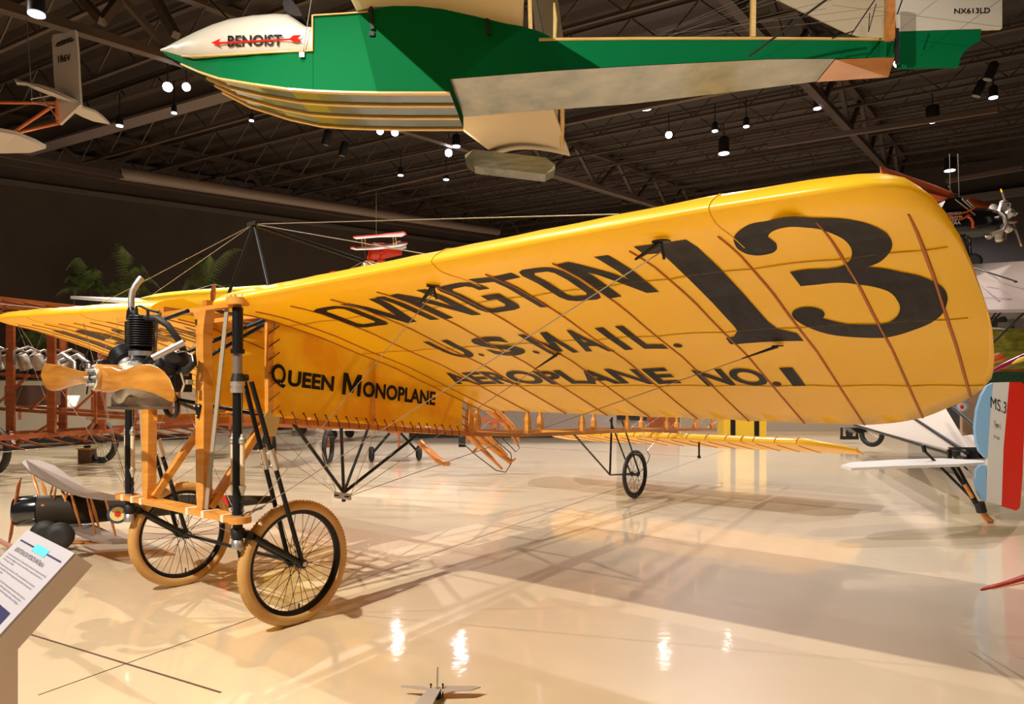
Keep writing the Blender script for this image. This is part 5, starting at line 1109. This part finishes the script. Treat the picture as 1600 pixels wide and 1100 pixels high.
bwing(.50, -.95, 1.75, -4.6, 3.2, 'lower_wing', step=.40); bwing(2.42, -1.0, 1.75, -4.6, 3.2, 'upper_wing', rise=.12)
for b in (-3.2, -1.55, -.45, .45, 1.9):
    for a in (-.72, .12): BW.part(MB().bar(B(a, b, .6), B(a+.0, b, 2.5), .05, .12, (1, 0, 0)), 'wing_strut', M['redwood'])
    for z1, z2 in ((.9, 2.5), (2.5, .9)): BW.part(MB().tube([B(-.7, b, z1), B(.12, b, z2)], .003, 4), 'bracing_wire', M['wire'])
for b in (-.38, .38):
    for z0, z1 in ((1.55, 1.0), (1.0, .70)): BW.part(MB().bar(B(-1.7, b, z0), B(3.0, b*.75, z0-.25 if z0 > 1.2 else .78), .045, .05).bar(B(3.0, b*.75, z0-.25 if z0 > 1.2 else .78), B(7.2, b*.35, .85 if z0 > 1.2 else .72), .04, .04), 'longeron', M['redwood'])
    for a in (-1.6, -.8, 0, .9, 1.8, 2.7, 3.6, 4.5, 5.4, 6.3, 7.1): BW.part(MB().bar(B(a, b*(1 if a < 1 else 1-.09*a), .76), B(a, b*(1 if a < 1 else 1-.09*a), max(.88, 1.52-.1*a)), .035, .035), 'upright', M['redwood'])
for a in (-1.2, -.4, .5): BW.part(MB().bar(B(a, -.4, .95), B(a+.8, -.4, 1.5), .03, .03), 'diagonal', M['redwood'])
for b in (-.95, .95):
    c = B(-.45, b, .37); BW.part(MB().torus(c, l_, .32, .055, 48, 10), 'wheel', M['rubber']); q = MB()
    for k in range(20):
        a = 2*PI*k/20; q.tube([c, c+t_*.28*math.cos(a)+Vector((0, 0, .28*math.sin(a)))], .003, 4)
    BW.part(q, 'wheel_spokes', M['wire']); BW.part(MB().lathe([(-.08, .05), (.08, .05)], c, l_, 14), 'hub', M['dark'])
BW.part(MB().tube([B(-.45, -1.0, .37), B(-.45, 1.0, .37)], .025, 8), 'axle', M['dark'])
for b in (-.6, .6):
    for a in (-.9, .1): BW.part(MB().bar(B(-.45, b, .4), B(a, b*.6, .8), .05, .04), 'undercarriage_leg', M['redwood'])
# vee engine with curled exhausts
for i in range(4):
    for b in (-.17, .17):
        c = B(-1.35+.30*i, b, 1.60); BW.part(MB().lathe([(0, .09), (.22, .09), (.25, .07)], c, Vector((0, 0, 1))+l_*(b*2.5), 12), 'engine_cylinder', M['alu'])
        BW.part(MB().tube([c+Vector((0, 0, .26)), c+Vector((0, 0, .34))+l_*(b*1.2), c+l_*(b*2.5)+Vector((0, 0, .26)), c+l_*(b*2.5)+Vector((0, 0, .05))], .022, 8), 'exhaust_pipe', M['greytube'])
BW.part(MB().bar(B(-1.6, 0, 1.52), B(-.1, 0, 1.52), .30, .18), 'crankcase', M['dark'])
for b in (-.1, .16): BW.part(MB().tube([B(-.35, b-.05, 1.72), B(0, b-.05, 1.82), B(.15, b, 1.70), B(.15, b, 1.45)], .04, 10), 'exhaust_pipe', M['silver'])
BW.part(MB().torus(B(.42, -.05, 1.55), t_*.9+Vector((0, 0, .4)), .17, .012, 28, 8).tube([B(.42, -.05, 1.55), B(.3, 0, 1.2)], .012, 6), 'control_wheel', M['black'])
BW.part(MB().box(B(-.7, -.1, 1.18), .35, .15, .16), 'fuel_tank', M['greytube']); BW.part(MB().bar(B(-2.0, -.05, 1.2), B(-2.0, .05, 2.8), .14, .05), 'propeller', M['wood2'])
BW.part(MB().box(B(.75, .1, .83), .30, .25, .02), 'seat', M['plaster'])
BW.part(MB().tube([at_o for at_o in (W(655, 690, 11.0), W(668, 703, 11.0), W(685, 719, 10.9), W(695, 724, 10.85), W(701, 725, 10.8))], [.06, .06, .06, .055, .04], 10, .9), 'tail_skid', M['wood2'])
# skeleton tail surfaces
ZK = 10.6
for pts in (((722, 672), (752, 700), (785, 733)), ((735, 673), (765, 697), (798, 722), (806, 716)), ((745, 668), (770, 690), (793, 712)), ((762, 640), (790, 664), (808, 694)), ((775, 640), (800, 665), (812, 690))):
    BW.part(MB().tube([W(x, y, ZK) for x, y in pts], [.055]+[.05]*(len(pts)-2)+[.02], 8, .8), 'tail_rib', M['wood2'])
BW.part(MB().tube([W(x, y, ZK) for x, y in ((720, 690), (745, 712), (775, 735), (790, 738), (800, 722), (798, 708), (770, 684))], .008, 6), 'tail_outline', M['dark']); BW.part(MB().tube([W(x, y, ZK) for x, y in ((760, 655), (790, 690), (806, 706), (812, 700), (800, 678))], .008, 6), 'tail_outline', M['dark'])
for a, b in (((760, 660), (788, 642)), ((738, 708), (762, 682)), ((735, 640), (728, 690)), ((726, 655), (750, 640)), ((770, 668), (788, 644))): BW.part(MB().bar(W(*a, ZK), W(*b, ZK), .03, .04), 'tail_strut', M['wood2'])
BW.part(MB().box(W(722, 690, ZK), .05, .04, .08), 'stern_fitting', M['dark'])
g = on_floor(131, 724); SB = Thing('wood_block', g, 'square wooden block under the lower wing of the wooden frame biplane', 'block')
SB.part(MB().box(g+Vector((0, .1, .12)), .105, .1, .12), 'body', mat('grey_brown_timber', (.20, .12, .07), .8)); SB.part(MB().box(g+Vector((0, .1, .25)), .13, .12, .012), 'top_board', M['ply'])
q = Thing('white_covered_airplane', (-8.0, 15.3, 0), 'white fabric wing lying behind the far yellow wing', 'airplane')
q.part(MB().prism([W(110, 467, 14.6), W(330, 474, 14.2), W(330, 480, 13.6), W(230, 477, 13.6)], (0, 0, .06)), 'wing', M['cleanwhite'])

q.part(MB().prism([W(55, 640, 13), W(85, 622, 13), W(125, 622, 13), W(118, 640, 12.4)], (0, 0, .05)), 'lower_wing', M['cleanwhite'])
# ================================================================== MODEL BIPLANE ON THE FLOOR
NB = Vector((-3.86, 5.45, 0)); ft = Vector((.93, .37, 0)); fl2 = Vector((.37, -.93, 0))
def N(a, b, z): return NB+ft*a+fl2*b+Vector((0, 0, z))
MO = Thing('scale_model_biplane', NB, 'dark green scale model biplane with roundel standing on the floor at left', 'model airplane')
M['olive'] = mat('dark_olive_paint', (.030, .022, .012), .6, spec=.2); M['pc10'] = mat('grey_brown_wing_fabric', (.20, .15, .12), .5)
rr = []
for a, r, zc_ in ((0, .05, .31), (.02, .105, .31), (.10, .118, .31), (.30, .118, .305), (.5, .115, .30), (1.1, .085, .30), (1.9, .03, .30)): rr.append([N(a, r*1.0*math.cos(2*PI*k/20)*.8, zc_+r*math.sin(2*PI*k/20)) for k in range(20)])
fu = MO.part(MB().loft(rr), 'fuselage', M['olive']); rr = []
for a, r in ((-.01, .03), (.0, .10), (.03, .118), (.16, .122)): rr.append([N(a, r*.85*math.cos(2*PI*k/20), .31+r*math.sin(2*PI*k/20)) for k in range(20)])
MO.part(MB().loft(rr), 'engine_cowl', M['blackp'], fu)
MO.part(MB().tube([W(33, 746, 5.4), W(29, 760, 5.4), W(22, 800, 5.4), W(17, 835, 5.4), W(12, 858, 5.4)], [.006, .022, .016, .020, .005], 8, .4), 'propeller', M['redwood'])
up = [(33, 722, 6.2), (40, 718, 6.3), (62, 719, 6.4), (85, 727, 6.3), (110, 745, 6.0), (135, 763, 5.7), (165, 772, 5.3), (200, 779, 4.9), (160, 778, 4.85), (130, 774, 5.0), (100, 765, 5.3), (70, 750, 5.7), (48, 738, 6.0)]
uw = MO.part(MB().prism([W(*p) for p in up], (0, 0, -.016)), 'upper_wing', M['pc10'])
lw = [(95, 818, 5.7), (102, 814, 5.8), (125, 814, 5.8), (150, 821, 5.6), (180, 835, 5.3), (206, 846, 5.0), (175, 847, 4.9), (145, 843, 5.1), (118, 832, 5.4)]
MO.part(MB().prism([W(*p) for p in lw], (0, 0, -.016)), 'lower_wing', M['pc10'])
MO.part(MB().prism([W(105, 844, 5.5), W(150, 845, 5.2), W(200, 846, 5.0), W(150, 848, 5.15), W(105, 849, 5.5)], (0, 0, -.01)), 'wing_edge', M['wood2'])
for a, b in (((51, 742, 5.9), (62, 777, 5.7)), ((65, 752, 5.7), (73, 777, 5.6)), ((83, 757, 5.6), (78, 777, 5.6)), ((88, 759, 5.5), (84, 780, 5.5)), ((96, 763, 5.45), (103, 784, 5.4)), ((106, 766, 5.4), (103, 780, 5.4)), ((110, 768, 5.35), (126, 824, 5.5)), ((135, 774, 5.2), (150, 835, 5.3)), ((141, 775, 5.3), (155, 826, 5.45)), ((164, 777, 5.0), (181, 838, 5.15))): MO.part(MB().tube([W(*a), W(*a).lerp(W(*b), .5), W(*b)], [.007, .014, .006], 8, .5), 'wing_strut', M['wood2'])
rc = W(184, 803, 4.96); fn_ = fl2
for r1, m_, d in ((.068, 'navyblue', 0), (.050, 'creamy', .004), (.019, 'tred', .008)):
    if m_ not in M: M[m_] = mat(m_, (.03, .05, .10) if m_ == 'navyblue' else (.72, .60, .22), .5)
    MO.part(MB().lathe([(0, r1), (.004, r1)], rc+fl2*d, fl2, 28), 'roundel', M[m_], fu)
MO.part(MB().prism([W(x, y, 5.6) for x, y in ((344, 772), (352, 776), (356, 788), (354, 800), (344, 806))], (0, .02, 0)), 'rudder', M['tred']); 
for x in (70, 92): MO.part(MB().lathe([(-.03, .05), (-.02, .10), (.02, .10), (.03, .05)], W(x, 834+(x-70)*.2, 5.35-.01*(x-70)), fl2, 20), 'wheel', M['rubber'])
for a, b in (((82, 822, 5.5), (85, 834, 5.4)), ((88, 818, 5.5), (98, 832, 5.3)), ((62, 822, 5.5), (44, 852, 5.3))): MO.part(MB().tube([W(*a), W(*b)], .006, 6), 'undercarriage_leg', M['dark'])
MO.part(MB().bar(W(-10, 840, 5.5), W(22, 857, 5.2), .03, .02), 'wing_edge', M['redwood']); MO.part(MB().box(W(67, 789.5, 5.27), .012, .003, .006), 'cowl_mark', M['oran'], fu)
# ================================================================== SMALL AEROPLANES IN THE DISTANCE
def small(px, yb, Z, name, label, body, wingm, L=2.0, tilt=0, span=3.0, wings=1, extra=None):
    g = W(px, yb, Z); g.z = 0; t = Thing(name, g, label, 'airplane', None); ax = Vector((math.cos(tilt), math.sin(tilt), 0)); la = Vector((-ax.y, ax.x, 0)); rr = []
    for a, r in ((-.5, .05), (-.47, .14), (-.2, .19), (.1, .16), (.5, .05)): rr.append([g+ax*a*L+la*r*L*.5*math.cos(2*PI*k/12)+Vector((0, 0, .62+r*L*.5*math.sin(2*PI*k/12))) for k in range(12)])
    t.part(MB().loft(rr), 'fuselage', M[body])
    for i in range(wings): t.part(MB().bar(g+ax*(-.15*L)-la*span/2+Vector((0, 0, .55+.55*i)), g+ax*(-.15*L)+la*span/2+Vector((0, 0, .6+.55*i)), .6, .05), 'wing', M[wingm])
    t.part(MB().bar(g+ax*.45*L-la*.45+Vector((0, 0, .66)), g+ax*.45*L+la*.45+Vector((0, 0, .66)), .3, .03), 'tail_plane', M[wingm]); t.part(MB().prism([g+ax*x*L+Vector((0, 0, z)) for x, z in ((.38, .66), (.52, .66), (.52, .95), (.45, .98))], la*.03), 'fin', M[extra or wingm])
    for s_ in (-1, 1):
        c = g+ax*(-.28*L)+la*s_*.42+Vector((0, 0, .14)); t.part(MB().torus(c, la, .10, .04, 24, 8).lathe([(-.02, .08), (.02, .08)], c, la, 16), 'wheel', M['rubber']); t.part(MB().tube([c, g+ax*(-.25*L)+la*s_*.1+Vector((0, 0, .5))], .025, 6), 'gear_leg', M['dark'])
    t.part(MB().bar(g+ax*(-.53*L)+Vector((0, 0, .25)), g+ax*(-.53*L)+Vector((0, 0, 1.0)), .08, .03), 'propeller', M['redwood'])
    return t, g, ax, la
M['navyblue2'] = mat('dark_slate_paint', (.03, .03, .035), .5); M['lilac'] = mat('lilac_grey_fabric', (.40, .36, .40), .5)
small(440, 697, 15.6, 'small_biplane', 'dark slate and grey small biplane behind the near wheel fork', 'navyblue2', 'lilac', 2.0, .4, 2.0, 2)
t, g, ax, la = small(505, 678, 21.4, 'small_monoplane', 'pale lilac aeroplane with roundel under the yellow side canvas', 'lilac', 'lilac', 2.2, .3, 3.0, 1, 'cleanwhite')
for r1, m_, d in ((.2, 'cleanwhite', 0), (.09, 'navyblue', .01)): t.part(MB().lathe([(0, r1), (.01, r1)], W(504, 665, 19.6-d), (0, -1, 0), 24), 'roundel', M[m_])
t, g, ax, la = small(566, 686.5, 18.3, 'small_white_airplane', 'white aeroplane with red nose between the king post struts', 'cleanwhite', 'cleanwhite', 2.2, -.3, 3.4, 1, 'tred')
t.part(MB().sphere(W(534, 692, 17.0), .12, 12, 8, (.5, .5, 1)), 'red_nose', M['tred'])
small(612, 713, 12.9, 'small_orange_airplane', 'small orange and white aeroplane behind the curved wooden skid', 'oran', 'cleanwhite', 1.5, 1.9, 2.2, 1, 'oran')
